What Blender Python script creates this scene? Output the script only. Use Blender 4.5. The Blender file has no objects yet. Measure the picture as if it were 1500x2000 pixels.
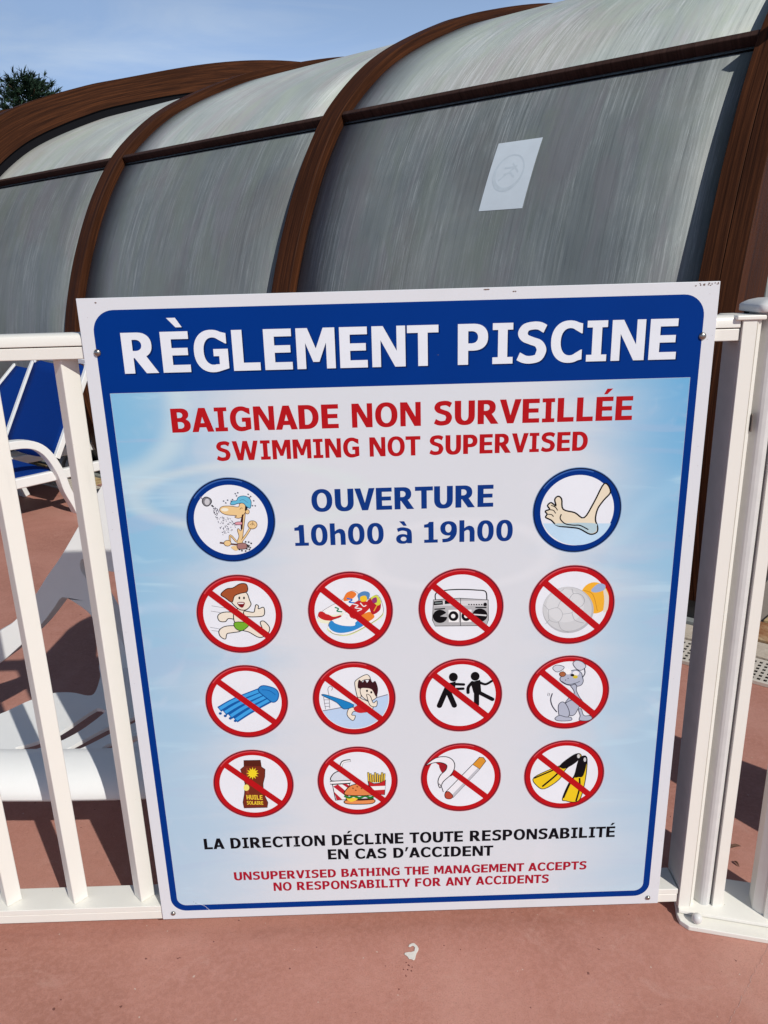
# Pool rules sign on a white fence, wooden arched pool shelter behind.
import bpy, math, random
from mathutils import Vector, Matrix
from mathutils.geometry import tessellate_polygon
random.seed(7)
sc = bpy.context.scene

CAM = {'loc':[-0.04209,-1.23012,1.26521],'R':[0.999546,-0.015659,-0.025739],'U':[0.029235,0.297601,0.954243],'F':[0.007283,0.954562,-0.297924]}
TEXT = [('RÈGLEMENT PISCINE', (217, 221, 228), (-0.43829, 1.12413), (0.4395, 1.12297), 0.06338, 'title'), ('BAIGNADE NON SURVEILLÉE', (170, 22, 28), (-0.37358, 1.02704), (0.37656, 1.02661), 0.03935, 'red'), ('SWIMMING NOT SUPERVISED', (170, 22, 28), (-0.30514, 0.97784), (0.30631, 0.97745), 0.03242, 'red'), ('OUVERTURE', (14, 52, 122), (-0.15397, 0.88545), (0.1519, 0.88515), 0.03858, 'blue'), ('10h00 à 19h00', (14, 52, 122), (-0.18565, 0.82515), (0.18609, 0.82308), 0.0376, 'blue'), ('LA DIRECTION DÉCLINE TOUTE RESPONSABILITÉ', (14, 14, 20), (-0.40029, 0.20282), (0.40164, 0.20105), 0.0251, 'black'), ('EN CAS D’ACCIDENT', (14, 14, 20), (-0.1608, 0.16938), (0.16407, 0.16583), 0.02424, 'black'), ('UNSUPERVISED BATHING THE MANAGEMENT ACCEPTS', (160, 24, 44), (-0.34846, 0.12616), (0.35009, 0.12531), 0.01994, 'crimson'), ('NO RESPONSABILITY FOR ANY ACCIDENTS', (160, 24, 44), (-0.27239, 0.09727), (0.27628, 0.09523), 0.02067, 'crimson')]
PAPER = [(0.91645,1.57038),(0.7225,1.56863),(0.71494,1.86362),(0.90835,1.86354)]
SMUDGE = [(0.53084,1.55019),(0.53528,1.53464),(0.51365,1.56276),(0.24552,1.33832),(0.25431,1.32772),(0.23497,1.34882),(0.42401,1.62419),(0.42611,1.57542),(0.42614,1.50759),(0.42498,1.44037),(0.42274,1.37373)]
SEAT = [(-1.12385,0.31919),(-1.03498,0.37778),(-0.97563,0.40778),(-0.93565,0.45886),(-0.88736,0.49736),(-0.83614,0.4993),(-0.78829,0.48167),(-0.77595,0.49823),(-0.78949,0.57664),(-0.81184,0.66764),(-0.67134,0.65873),(-0.47888,0.53655),(-0.40466,0.21435),(-0.5732,0.21572),(-0.7576,0.22911),(-0.82842,0.23659),(-0.90526,0.25588),(-1.01061,0.28293),(-1.11791,0.30869)]
SLOTS = [[(-0.87093,0.26102),(-0.85929,0.25538),(-0.83136,0.26241),(-0.78456,0.29879),(-0.74943,0.34466),(-0.71856,0.39999),(-0.72244,0.40793),(-0.73641,0.411),(-0.76358,0.37049),(-0.79557,0.32112),(-0.84015,0.28054)],[(-0.76606,0.22768),(-0.72314,0.2586),(-0.68017,0.30945),(-0.63906,0.35354),(-0.60095,0.4001),(-0.60666,0.42107),(-0.64396,0.36993),(-0.68885,0.32862),(-0.72651,0.2808)],[(-0.68086,0.23035),(-0.6642,0.22647),(-0.64984,0.23781),(-0.60459,0.28503),(-0.57872,0.31839),(-0.58336,0.33547),(-0.60879,0.29942),(-0.6641,0.26052),(-0.67219,0.24356)]]
ARM = [(-1.14439,0.33251),(-1.05266,0.38964),(-1.01027,0.41648),(-0.95499,0.47486),(-0.90457,0.54096),(-0.86244,0.592),(-0.80958,0.66673),(-0.76081,0.73721),(-0.72893,0.78294),(-0.68949,0.84082),(-0.63685,0.88832),(-0.58607,0.91492),(-0.59948,0.79888),(-0.65144,0.70688),(-0.70809,0.54606),(-0.7318,0.54682),(-0.76508,0.555),(-0.79647,0.57582),(-0.80836,0.58466),(-0.81583,0.56937),(-0.81362,0.54802),(-0.79828,0.51605),(-0.76359,0.42753),(-0.73437,0.33985),(-0.71806,0.22849),(-0.73169,0.11774),(-0.79757,0.12009),(-0.79048,0.27758),(-0.79751,0.37662),(-0.80822,0.42606),(-0.83971,0.45942),(-0.87417,0.47949),(-0.90146,0.44973),(-0.93912,0.4067),(-0.97444,0.37205),(-1.02198,0.33139),(-1.06926,0.29483),(-1.16097,0.24387)]
ICONS = [
('shower','round blue pictogram of a bather with a blue cap under a shower','must',(-0.29169,0.87457),0.07432,[('l',(120,110,125),0.00165,[(-0.33964,0.91711),(-0.33399,0.9119)]),('o',(120,120,126),(50,50,56),0.00145,[(-0.33542,0.91302),(-0.32992,0.91681),(-0.32255,0.91337),(-0.32137,0.90722),(-0.32708,0.90126),(-0.33291,0.90165),(-0.3365,0.90714)]),('f',(190,190,194),[(-0.32417,0.90806),(-0.32455,0.90634),(-0.3253,0.90481),(-0.32637,0.9036),(-0.32765,0.90284),(-0.32901,0.90261),(-0.33032,0.90292),(-0.33144,0.90375),(-0.33228,0.90502),(-0.33274,0.90659),(-0.33279,0.90832),(-0.33241,0.91003),(-0.33165,0.91157),(-0.33058,0.91277),(-0.32931,0.91352),(-0.32795,0.91375),(-0.32665,0.91344),(-0.32553,0.91262),(-0.32469,0.91136),(-0.32422,0.90979)]),('d',(84,82,100),0.00093,[(-0.31275,0.8946),(-0.31186,0.89306)]),('d',(84,82,100),0.00093,[(-0.32008,0.90034),(-0.31919,0.8988)]),('d',(84,82,100),0.00093,[(-0.30392,0.85509),(-0.30302,0.85352)]),('d',(84,82,100),0.00093,[(-0.2946,0.87188),(-0.2937,0.87033)]),('d',(84,82,100),0.00093,[(-0.30357,0.88067),(-0.30267,0.87911)]),('d',(84,82,100),0.00093,[(-0.31519,0.89703),(-0.3143,0.89549)]),('d',(84,82,100),0.00093,[(-0.31935,0.89144),(-0.31846,0.8899)]),('d',(84,82,100),0.00093,[(-0.30592,0.8597),(-0.30502,0.85813)]),('d',(84,82,100),0.00093,[(-0.29276,0.87097),(-0.29186,0.86941)]),('d',(84,82,100),0.00093,[(-0.31465,0.88789),(-0.31376,0.88634)]),('d',(84,82,100),0.00093,[(-0.309,0.8643),(-0.3081,0.86274)]),('d',(84,82,100),0.00093,[(-0.2876,0.87006),(-0.28669,0.8685)]),('d',(84,82,100),0.00093,[(-0.30796,0.87276),(-0.30706,0.8712)]),('d',(84,82,100),0.00093,[(-0.30544,0.85334),(-0.30454,0.85177)]),('d',(84,82,100),0.00093,[(-0.30353,0.87989),(-0.30263,0.87834)]),('d',(84,82,100),0.00093,[(-0.29797,0.85906),(-0.29707,0.85749)]),('d',(84,82,100),0.00093,[(-0.30595,0.85636),(-0.30505,0.85479)]),('d',(84,82,100),0.00093,[(-0.30646,0.88027),(-0.30556,0.87872)]),('d',(84,82,100),0.00093,[(-0.30393,0.87592),(-0.30303,0.87436)]),('d',(84,82,100),0.00093,[(-0.31662,0.8965),(-0.31573,0.89496)]),('d',(84,82,100),0.00093,[(-0.28942,0.87358),(-0.28852,0.87202)]),('d',(84,82,100),0.00093,[(-0.32129,0.90084),(-0.32041,0.8993)]),('d',(84,82,100),0.00093,[(-0.31457,0.88987),(-0.31367,0.88832)]),('d',(84,82,100),0.00093,[(-0.28558,0.86283),(-0.28468,0.86126)]),('d',(84,82,100),0.00093,[(-0.30025,0.87657),(-0.29935,0.87501)]),('d',(84,82,100),0.00093,[(-0.31486,0.88485),(-0.31396,0.8833)]),('d',(84,82,100),0.00093,[(-0.31369,0.88779),(-0.31279,0.88625)]),('d',(84,82,100),0.00093,[(-0.28695,0.86879),(-0.28604,0.86723)]),('d',(84,82,100),0.00093,[(-0.31975,0.90097),(-0.31886,0.89944)]),('d',(84,82,100),0.00093,[(-0.30282,0.86548),(-0.30192,0.86392)]),('d',(84,82,100),0.00093,[(-0.31425,0.89307),(-0.31335,0.89153)]),('d',(84,82,100),0.00093,[(-0.31696,0.89509),(-0.31607,0.89355)]),('d',(84,82,100),0.00093,[(-0.32157,0.9009),(-0.32068,0.89937)]),('d',(84,82,100),0.00093,[(-0.30867,0.85437),(-0.30777,0.8528)]),('d',(84,82,100),0.00093,[(-0.31138,0.86312),(-0.31048,0.86156)]),('d',(84,82,100),0.00093,[(-0.32138,0.90267),(-0.3205,0.90114)]),('d',(84,82,100),0.00093,[(-0.30219,0.85292),(-0.30128,0.85135)]),('d',(84,82,100),0.00093,[(-0.31629,0.88085),(-0.3154,0.8793)]),('d',(84,82,100),0.00093,[(-0.3104,0.87056),(-0.3095,0.869)]),('d',(84,82,100),0.00093,[(-0.31124,0.89168),(-0.31035,0.89014)]),('d',(84,82,100),0.00093,[(-0.317,0.88231),(-0.3161,0.88076)]),('d',(84,82,100),0.00093,[(-0.32021,0.9018),(-0.31932,0.90026)]),('d',(84,82,100),0.00093,[(-0.29679,0.86856),(-0.29589,0.867)]),('d',(84,82,100),0.00093,[(-0.31062,0.89257),(-0.30973,0.89102)]),('d',(84,82,100),0.00093,[(-0.29194,0.85838),(-0.29103,0.85681)]),('d',(84,82,100),0.00093,[(-0.31358,0.89596),(-0.31269,0.89442)]),('d',(84,82,100),0.00093,[(-0.31982,0.90138),(-0.31893,0.89985)]),('d',(84,82,100),0.00093,[(-0.29656,0.87678),(-0.29565,0.87522)]),('d',(84,82,100),0.00093,[(-0.32109,0.90133),(-0.3202,0.89979)]),('d',(84,82,100),0.00093,[(-0.3194,0.88935),(-0.3185,0.88781)]),('d',(84,82,100),0.00093,[(-0.31893,0.89741),(-0.31804,0.89587)]),('d',(84,82,100),0.00093,[(-0.29809,0.86822),(-0.29719,0.86666)]),('d',(84,82,100),0.00093,[(-0.29321,0.85701),(-0.2923,0.85544)]),('d',(84,82,100),0.00093,[(-0.31469,0.8924),(-0.31379,0.89086)]),('d',(84,82,100),0.00093,[(-0.32105,0.90163),(-0.32016,0.9001)]),('d',(84,82,100),0.00093,[(-0.31844,0.88975),(-0.31755,0.88821)]),('d',(84,82,100),0.00093,[(-0.29834,0.86406),(-0.29744,0.8625)]),('d',(84,82,100),0.00093,[(-0.32086,0.90216),(-0.31997,0.90063)]),('d',(84,82,100),0.00093,[(-0.31321,0.89364),(-0.31232,0.8921)]),('d',(84,82,100),0.00093,[(-0.31858,0.89073),(-0.31769,0.88919)]),('d',(84,82,100),0.00093,[(-0.31614,0.89847),(-0.31525,0.89694)]),('d',(84,82,100),0.00093,[(-0.29727,0.85824),(-0.29636,0.85668)]),('d',(84,82,100),0.00093,[(-0.2911,0.85841),(-0.2902,0.85685)]),('d',(84,82,100),0.00093,[(-0.30032,0.85812),(-0.29942,0.85655)]),('d',(84,82,100),0.00093,[(-0.30521,0.86246),(-0.3043,0.8609)]),('d',(84,82,100),0.00093,[(-0.31899,0.8918),(-0.3181,0.89026)]),('d',(84,82,100),0.00093,[(-0.30775,0.8545),(-0.30685,0.85293)]),('d',(84,82,100),0.00093,[(-0.3143,0.88638),(-0.31341,0.88483)]),('d',(84,82,100),0.00093,[(-0.30257,0.86339),(-0.30167,0.86183)]),('d',(84,82,100),0.00093,[(-0.29949,0.86436),(-0.29859,0.8628)]),('d',(84,82,100),0.00093,[(-0.30706,0.87014),(-0.30616,0.86858)]),('d',(84,82,100),0.00093,[(-0.31841,0.88858),(-0.31751,0.88703)]),('d',(84,82,100),0.00093,[(-0.28434,0.86742),(-0.28343,0.86586)]),('d',(84,82,100),0.00093,[(-0.30767,0.85017),(-0.30677,0.8486)]),('d',(84,82,100),0.00093,[(-0.29521,0.87894),(-0.2943,0.87739)]),('d',(84,82,100),0.00093,[(-0.28772,0.86839),(-0.28681,0.86683)]),('d',(84,82,100),0.00093,[(-0.29901,0.85449),(-0.29811,0.85292)]),('d',(84,82,100),0.00093,[(-0.31963,0.90118),(-0.31874,0.89964)]),('d',(84,82,100),0.00093,[(-0.30532,0.87247),(-0.30442,0.87092)]),('d',(84,82,100),0.00093,[(-0.31043,0.86279),(-0.30953,0.86123)]),('d',(84,82,100),0.00093,[(-0.31284,0.89594),(-0.31195,0.8944)]),('d',(84,82,100),0.00093,[(-0.28441,0.8702),(-0.2835,0.86864)]),('d',(84,82,100),0.00093,[(-0.28834,0.86954),(-0.28743,0.86798)]),('d',(84,82,100),0.00093,[(-0.30572,0.86099),(-0.30482,0.85943)]),('d',(84,82,100),0.00093,[(-0.29827,0.86094),(-0.29736,0.85938)]),('d',(84,82,100),0.00093,[(-0.29007,0.86758),(-0.28916,0.86602)]),('d',(84,82,100),0.00093,[(-0.29986,0.87406),(-0.29896,0.87251)]),('d',(84,82,100),0.00093,[(-0.30374,0.85683),(-0.30283,0.85526)]),('d',(84,82,100),0.00093,[(-0.30914,0.88082),(-0.30824,0.87927)]),('d',(84,82,100),0.00093,[(-0.32065,0.90279),(-0.31976,0.90125)]),('d',(84,82,100),0.00093,[(-0.30503,0.8754),(-0.30413,0.87385)]),('d',(84,82,100),0.00093,[(-0.30006,0.86065),(-0.29916,0.85909)]),('d',(84,82,100),0.00093,[(-0.31764,0.89724),(-0.31675,0.8957)]),('d',(84,82,100),0.00093,[(-0.30071,0.86671),(-0.29981,0.86514)]),('d',(84,82,100),0.00093,[(-0.32257,0.90239),(-0.32168,0.90086)]),('d',(84,82,100),0.00093,[(-0.28962,0.87211),(-0.28871,0.87055)]),('d',(84,82,100),0.00093,[(-0.30487,0.87907),(-0.30397,0.87751)]),('d',(84,82,100),0.00093,[(-0.2956,0.86931),(-0.2947,0.86775)]),('d',(84,82,100),0.00093,[(-0.3155,0.89235),(-0.31461,0.8908)]),('d',(84,82,100),0.00093,[(-0.28441,0.86652),(-0.2835,0.86496)]),('d',(84,82,100),0.00093,[(-0.31956,0.89751),(-0.31867,0.89597)]),('d',(84,82,100),0.00093,[(-0.29711,0.86123),(-0.2962,0.85967)]),('d',(84,82,100),0.00093,[(-0.31469,0.88009),(-0.3138,0.87854)]),('d',(84,82,100),0.00093,[(-0.29128,0.87444),(-0.29038,0.87288)]),('d',(84,82,100),0.00093,[(-0.28985,0.8676),(-0.28894,0.86603)]),('d',(84,82,100),0.00093,[(-0.31694,0.88714),(-0.31605,0.8856)]),('d',(84,82,100),0.00093,[(-0.31409,0.88108),(-0.3132,0.87953)]),('d',(84,82,100),0.00093,[(-0.31979,0.8941),(-0.3189,0.89256)]),('d',(84,82,100),0.00093,[(-0.31527,0.89665),(-0.31438,0.89511)]),('d',(84,82,100),0.00093,[(-0.30586,0.88175),(-0.30496,0.8802)]),('d',(84,82,100),0.00093,[(-0.31346,0.87402),(-0.31257,0.87247)]),('d',(84,82,100),0.00093,[(-0.2929,0.87811),(-0.29199,0.87655)]),('d',(84,82,100),0.00093,[(-0.3138,0.88831),(-0.3129,0.88676)]),('d',(84,82,100),0.00093,[(-0.31151,0.8784),(-0.31061,0.87684)]),('d',(84,82,100),0.00093,[(-0.31814,0.89008),(-0.31724,0.88854)]),('d',(84,82,100),0.00093,[(-0.31507,0.88468),(-0.31417,0.88313)]),('d',(84,82,100),0.00093,[(-0.29742,0.85431),(-0.29652,0.85274)]),('d',(84,82,100),0.00093,[(-0.30499,0.86994),(-0.30409,0.86838)]),('d',(84,82,100),0.00093,[(-0.31754,0.88621),(-0.31665,0.88467)]),('d',(84,82,100),0.00093,[(-0.31488,0.87799),(-0.31399,0.87644)]),('d',(84,82,100),0.00093,[(-0.3172,0.88682),(-0.31631,0.88528)]),('d',(84,82,100),0.00093,[(-0.30221,0.86444),(-0.30131,0.86288)]),('d',(84,82,100),0.00093,[(-0.29719,0.86914),(-0.29629,0.86757)]),('d',(84,82,100),0.00093,[(-0.29685,0.87764),(-0.29594,0.87609)]),('d',(84,82,100),0.00093,[(-0.31875,0.90037),(-0.31786,0.89883)]),('d',(84,82,100),0.00093,[(-0.29213,0.87093),(-0.29123,0.86937)]),('d',(84,82,100),0.00093,[(-0.29316,0.86308),(-0.29226,0.86151)]),('d',(84,82,100),0.00093,[(-0.30335,0.878),(-0.30245,0.87645)]),('d',(84,82,100),0.00093,[(-0.29782,0.87991),(-0.29691,0.87836)]),('d',(84,82,100),0.00093,[(-0.31632,0.88131),(-0.31543,0.87976)]),('d',(84,82,100),0.00093,[(-0.31811,0.89419),(-0.31722,0.89265)]),('d',(84,82,100),0.00093,[(-0.31102,0.88942),(-0.31012,0.88787)]),('d',(84,82,100),0.00093,[(-0.32075,0.90293),(-0.31987,0.90139)]),('d',(84,82,100),0.00093,[(-0.30412,0.85302),(-0.30322,0.85145)]),('d',(84,82,100),0.00093,[(-0.30651,0.86116),(-0.3056,0.85959)]),('d',(84,82,100),0.00093,[(-0.28634,0.86551),(-0.28543,0.86394)]),('d',(84,82,100),0.00093,[(-0.30544,0.87581),(-0.30454,0.87426)]),('d',(84,82,100),0.00093,[(-0.31353,0.87205),(-0.31263,0.8705)]),('d',(84,82,100),0.00093,[(-0.31118,0.86166),(-0.31028,0.86009)]),('d',(84,82,100),0.00093,[(-0.31964,0.89731),(-0.31875,0.89577)]),('d',(80,84,100),0.00217,[(-0.30196,0.90938),(-0.29977,0.90811)]),('d',(80,84,100),0.00217,[(-0.29865,0.90606),(-0.29646,0.90478)]),('d',(80,84,100),0.00217,[(-0.29516,0.91078),(-0.29296,0.90952)]),('d',(80,84,100),0.00217,[(-0.28139,0.92161),(-0.2792,0.92035)]),('d',(80,84,100),0.00217,[(-0.27717,0.92308),(-0.27498,0.92182)]),('d',(80,84,100),0.00217,[(-0.27966,0.91781),(-0.27746,0.91655)]),('d',(80,84,100),0.00217,[(-0.25999,0.91989),(-0.25779,0.91863)]),('d',(80,84,100),0.00217,[(-0.25618,0.91603),(-0.25398,0.91477)]),('d',(80,84,100),0.00217,[(-0.2584,0.91396),(-0.2562,0.91269)]),('d',(80,84,100),0.00217,[(-0.25163,0.90839),(-0.24942,0.90712)]),('d',(80,84,100),0.00217,[(-0.25435,0.89986),(-0.25214,0.89858)]),('d',(80,84,100),0.00217,[(-0.24974,0.8995),(-0.24752,0.89823)]),('d',(80,84,100),0.00217,[(-0.28914,0.90899),(-0.28694,0.90772)]),('d',(80,84,100),0.00217,[(-0.28686,0.91161),(-0.28466,0.91034)]),('o',(224,192,138),(96,62,40),0.00103,[(-0.27032,0.88567),(-0.26662,0.88665),(-0.26801,0.87581),(-0.27429,0.84303),(-0.27557,0.83364),(-0.28497,0.83393),(-0.28036,0.84543),(-0.28214,0.85542),(-0.28043,0.85977),(-0.27721,0.85582),(-0.27491,0.8585),(-0.27246,0.87594)]),('o',(224,192,138),(96,62,40),0.00103,[(-0.30884,0.89444),(-0.30375,0.89947),(-0.29134,0.89984),(-0.27729,0.8978),(-0.27458,0.90311),(-0.26829,0.90453),(-0.26456,0.89957),(-0.26473,0.89092),(-0.2683,0.88507),(-0.27233,0.88008),(-0.27873,0.87777),(-0.28475,0.88014),(-0.28145,0.88254),(-0.29682,0.88431),(-0.30576,0.88839)]),('f',(238,225,205),[(-0.29396,0.89344),(-0.29434,0.89252),(-0.29529,0.8917),(-0.29672,0.89107),(-0.29848,0.8907),(-0.3004,0.89061),(-0.3023,0.89081),(-0.30398,0.8913),(-0.30529,0.89201),(-0.30609,0.89288),(-0.30631,0.89382),(-0.30593,0.89474),(-0.30498,0.89556),(-0.30355,0.89618),(-0.30179,0.89656),(-0.29987,0.89665),(-0.29798,0.89644),(-0.29629,0.89596),(-0.29499,0.89525),(-0.29418,0.89439)]),('o',(224,192,138),(96,62,40),0.00093,[(-0.25932,0.88881),(-0.25957,0.88761),(-0.26013,0.88654),(-0.26093,0.8857),(-0.26189,0.88517),(-0.26293,0.88501),(-0.26393,0.88523),(-0.26481,0.88582),(-0.26547,0.8867),(-0.26585,0.8878),(-0.26592,0.88901),(-0.26566,0.89021),(-0.26511,0.89128),(-0.26431,0.89212),(-0.26335,0.89264),(-0.26231,0.8928),(-0.26131,0.89258),(-0.26043,0.892),(-0.25977,0.89111),(-0.25939,0.89002)]),('p',(18,16,20),[(-0.26482,0.90281),(-0.26002,0.89835),(-0.26401,0.8909),(-0.26679,0.89099)]),('o',(96,176,205),(45,80,110),0.00103,[(-0.29001,0.90336),(-0.28648,0.90863),(-0.27923,0.90916),(-0.27568,0.91474),(-0.26729,0.91684),(-0.25928,0.91424),(-0.25515,0.90789),(-0.25553,0.90037),(-0.25792,0.89483),(-0.26362,0.89846),(-0.26833,0.90399),(-0.27657,0.90403),(-0.28499,0.90181)]),('l',(70,120,160),0.00083,[(-0.27414,0.90847),(-0.26781,0.91043),(-0.26105,0.90485)]),('p',(60,20,24),[(-0.27512,0.87384),(-0.27177,0.88441),(-0.26971,0.88435),(-0.27325,0.85845),(-0.27626,0.85722)]),('o',(214,150,160),(80,40,60),0.00083,[(-0.28564,0.86958),(-0.28028,0.8716),(-0.2736,0.87074),(-0.27393,0.8667),(-0.28277,0.86664)]),('l',(96,62,40),0.00083,[(-0.27486,0.8934),(-0.27258,0.89603),(-0.27005,0.89542)]),('l',(96,62,40),0.00414,[(-0.27517,0.83863),(-0.2676,0.84835),(-0.26054,0.8586)]),('l',(224,192,138),0.00248,[(-0.27576,0.83776),(-0.2676,0.84835),(-0.26051,0.85893)]),('o',(224,192,138),(96,62,40),0.00103,[(-0.24806,0.86535),(-0.2486,0.86313),(-0.24986,0.86115),(-0.25171,0.8596),(-0.25396,0.85864),(-0.25639,0.85836),(-0.25877,0.85879),(-0.26086,0.85989),(-0.26246,0.86154),(-0.26341,0.86359),(-0.26361,0.86583),(-0.26305,0.86805),(-0.26179,0.87002),(-0.25995,0.87156),(-0.25771,0.87252),(-0.25528,0.8728),(-0.25291,0.87237),(-0.25082,0.87128),(-0.24922,0.86964),(-0.24827,0.86759)]),('l',(96,62,40),0.00072,[(-0.25998,0.86572),(-0.25567,0.86778),(-0.25177,0.86437)]),('l',(96,62,40),0.00072,[(-0.25589,0.87161),(-0.25463,0.86775),(-0.25696,0.86453)]),('l',(96,62,40),0.00331,[(-0.28531,0.83617),(-0.29475,0.84809),(-0.29621,0.83706)]),('l',(224,192,138),0.00186,[(-0.28531,0.83617),(-0.29456,0.84787),(-0.29621,0.83706)]),('f',(224,192,138),[(-0.2955,0.82702),(-0.28591,0.82895),(-0.28332,0.82217),(-0.28872,0.82033)]),('l',(92,58,50),0.00269,[(-0.31362,0.83539),(-0.30124,0.83333),(-0.28261,0.83085)]),('o',(224,192,138),(96,62,40),0.00093,[(-0.2946,0.8339),(-0.29503,0.83233),(-0.29601,0.83094),(-0.29745,0.82985),(-0.2992,0.82918),(-0.3011,0.82898),(-0.30295,0.82929),(-0.30457,0.83007),(-0.30581,0.83124),(-0.30655,0.8327),(-0.30671,0.83428),(-0.30627,0.83585),(-0.30529,0.83724),(-0.30385,0.83833),(-0.3021,0.839),(-0.30021,0.83919),(-0.29837,0.83888),(-0.29674,0.8381),(-0.2955,0.83693),(-0.29476,0.83549)]),('o',(158,116,112),(60,40,40),0.00103,[(-0.28354,0.83222),(-0.26989,0.83268),(-0.26932,0.82397),(-0.28325,0.82307)]),('d',(48,44,48),0.00233,[(-0.2682,0.83018),(-0.2658,0.82877)]),('d',(48,44,48),0.00233,[(-0.26742,0.82681),(-0.26501,0.8254)]),('d',(48,44,48),0.00233,[(-0.26568,0.82899),(-0.26327,0.82757)]),('d',(48,44,48),0.00233,[(-0.26385,0.82558),(-0.26144,0.82417)]),('d',(48,44,48),0.00233,[(-0.26978,0.82354),(-0.26737,0.82212)]),('d',(48,44,48),0.00233,[(-0.26568,0.82229),(-0.26327,0.82087)]),('d',(48,44,48),0.00233,[(-0.27085,0.83638),(-0.26845,0.83497)]),('d',(48,44,48),0.00233,[(-0.26567,0.83566),(-0.26327,0.83425)]),('d',(48,44,48),0.00233,[(-0.26167,0.83331),(-0.25927,0.8319)]),('d',(48,44,48),0.00233,[(-0.27842,0.82045),(-0.27602,0.81904)]),('d',(48,44,48),0.00233,[(-0.27218,0.8197),(-0.26978,0.81828)]),('d',(48,44,48),0.00233,[(-0.28243,0.82282),(-0.28003,0.8214)])],[]),
('footbath','round blue pictogram of a bare foot dipping into water','must',(0.29458,0.87381),0.07476,[('p',(182,210,232),[(0.35359,0.84915),(0.35205,0.84523),(0.35024,0.84143),(0.34814,0.83779),(0.34577,0.83433),(0.34315,0.83105),(0.34028,0.82799),(0.33718,0.82514),(0.33387,0.82254),(0.33036,0.82019),(0.32666,0.8181),(0.32281,0.81628),(0.31881,0.81476),(0.31468,0.81352),(0.31046,0.81258),(0.30615,0.81195),(0.30178,0.81163),(0.29737,0.81161),(0.29295,0.8119),(0.28854,0.8125),(0.28416,0.81341),(0.27983,0.81461),(0.27557,0.81611),(0.27141,0.81789),(0.26737,0.81995),(0.26346,0.82228),(0.25971,0.82486),(0.25613,0.82767),(0.25275,0.83072),(0.24958,0.83397),(0.24663,0.83741),(0.24392,0.84103),(0.24146,0.8448),(0.23926,0.84872),(0.23734,0.85275)]),('o',(222,210,186),(18,16,20),0.00256,[(0.33818,0.92033),(0.32258,0.88793),(0.30721,0.86095),(0.29088,0.87028),(0.27067,0.87703),(0.26733,0.8949),(0.26102,0.9001),(0.25568,0.89446),(0.25817,0.88327),(0.24979,0.88935),(0.24388,0.88423),(0.2477,0.87774),(0.24043,0.8745),(0.24369,0.86906),(0.24134,0.86378),(0.24736,0.86011),(0.25208,0.85728),(0.26246,0.8478),(0.28187,0.8445),(0.30002,0.84123),(0.31858,0.83089),(0.33002,0.83379),(0.33126,0.84351),(0.32663,0.85713),(0.32939,0.87577),(0.33869,0.89089),(0.34946,0.90559)]),('f',(172,196,204),[(0.25794,0.85171),(0.26375,0.84776),(0.2818,0.84585),(0.29995,0.84259),(0.31849,0.83252),(0.32863,0.83546),(0.32971,0.84356),(0.32783,0.84955),(0.30461,0.85189),(0.27896,0.85187)]),('l',(18,16,20),0.00204,[(0.26799,0.86831),(0.26654,0.86032),(0.27514,0.85118),(0.2894,0.84804),(0.301,0.84715),(0.31556,0.83912)]),('l',(18,16,20),0.00153,[(0.24997,0.88458),(0.25724,0.88117),(0.26131,0.87519)]),('l',(18,16,20),0.00153,[(0.24722,0.87695),(0.25442,0.8754),(0.25821,0.86995)]),('l',(18,16,20),0.00153,[(0.24369,0.86906),(0.2514,0.86802),(0.25487,0.86416)])],[]),
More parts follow.
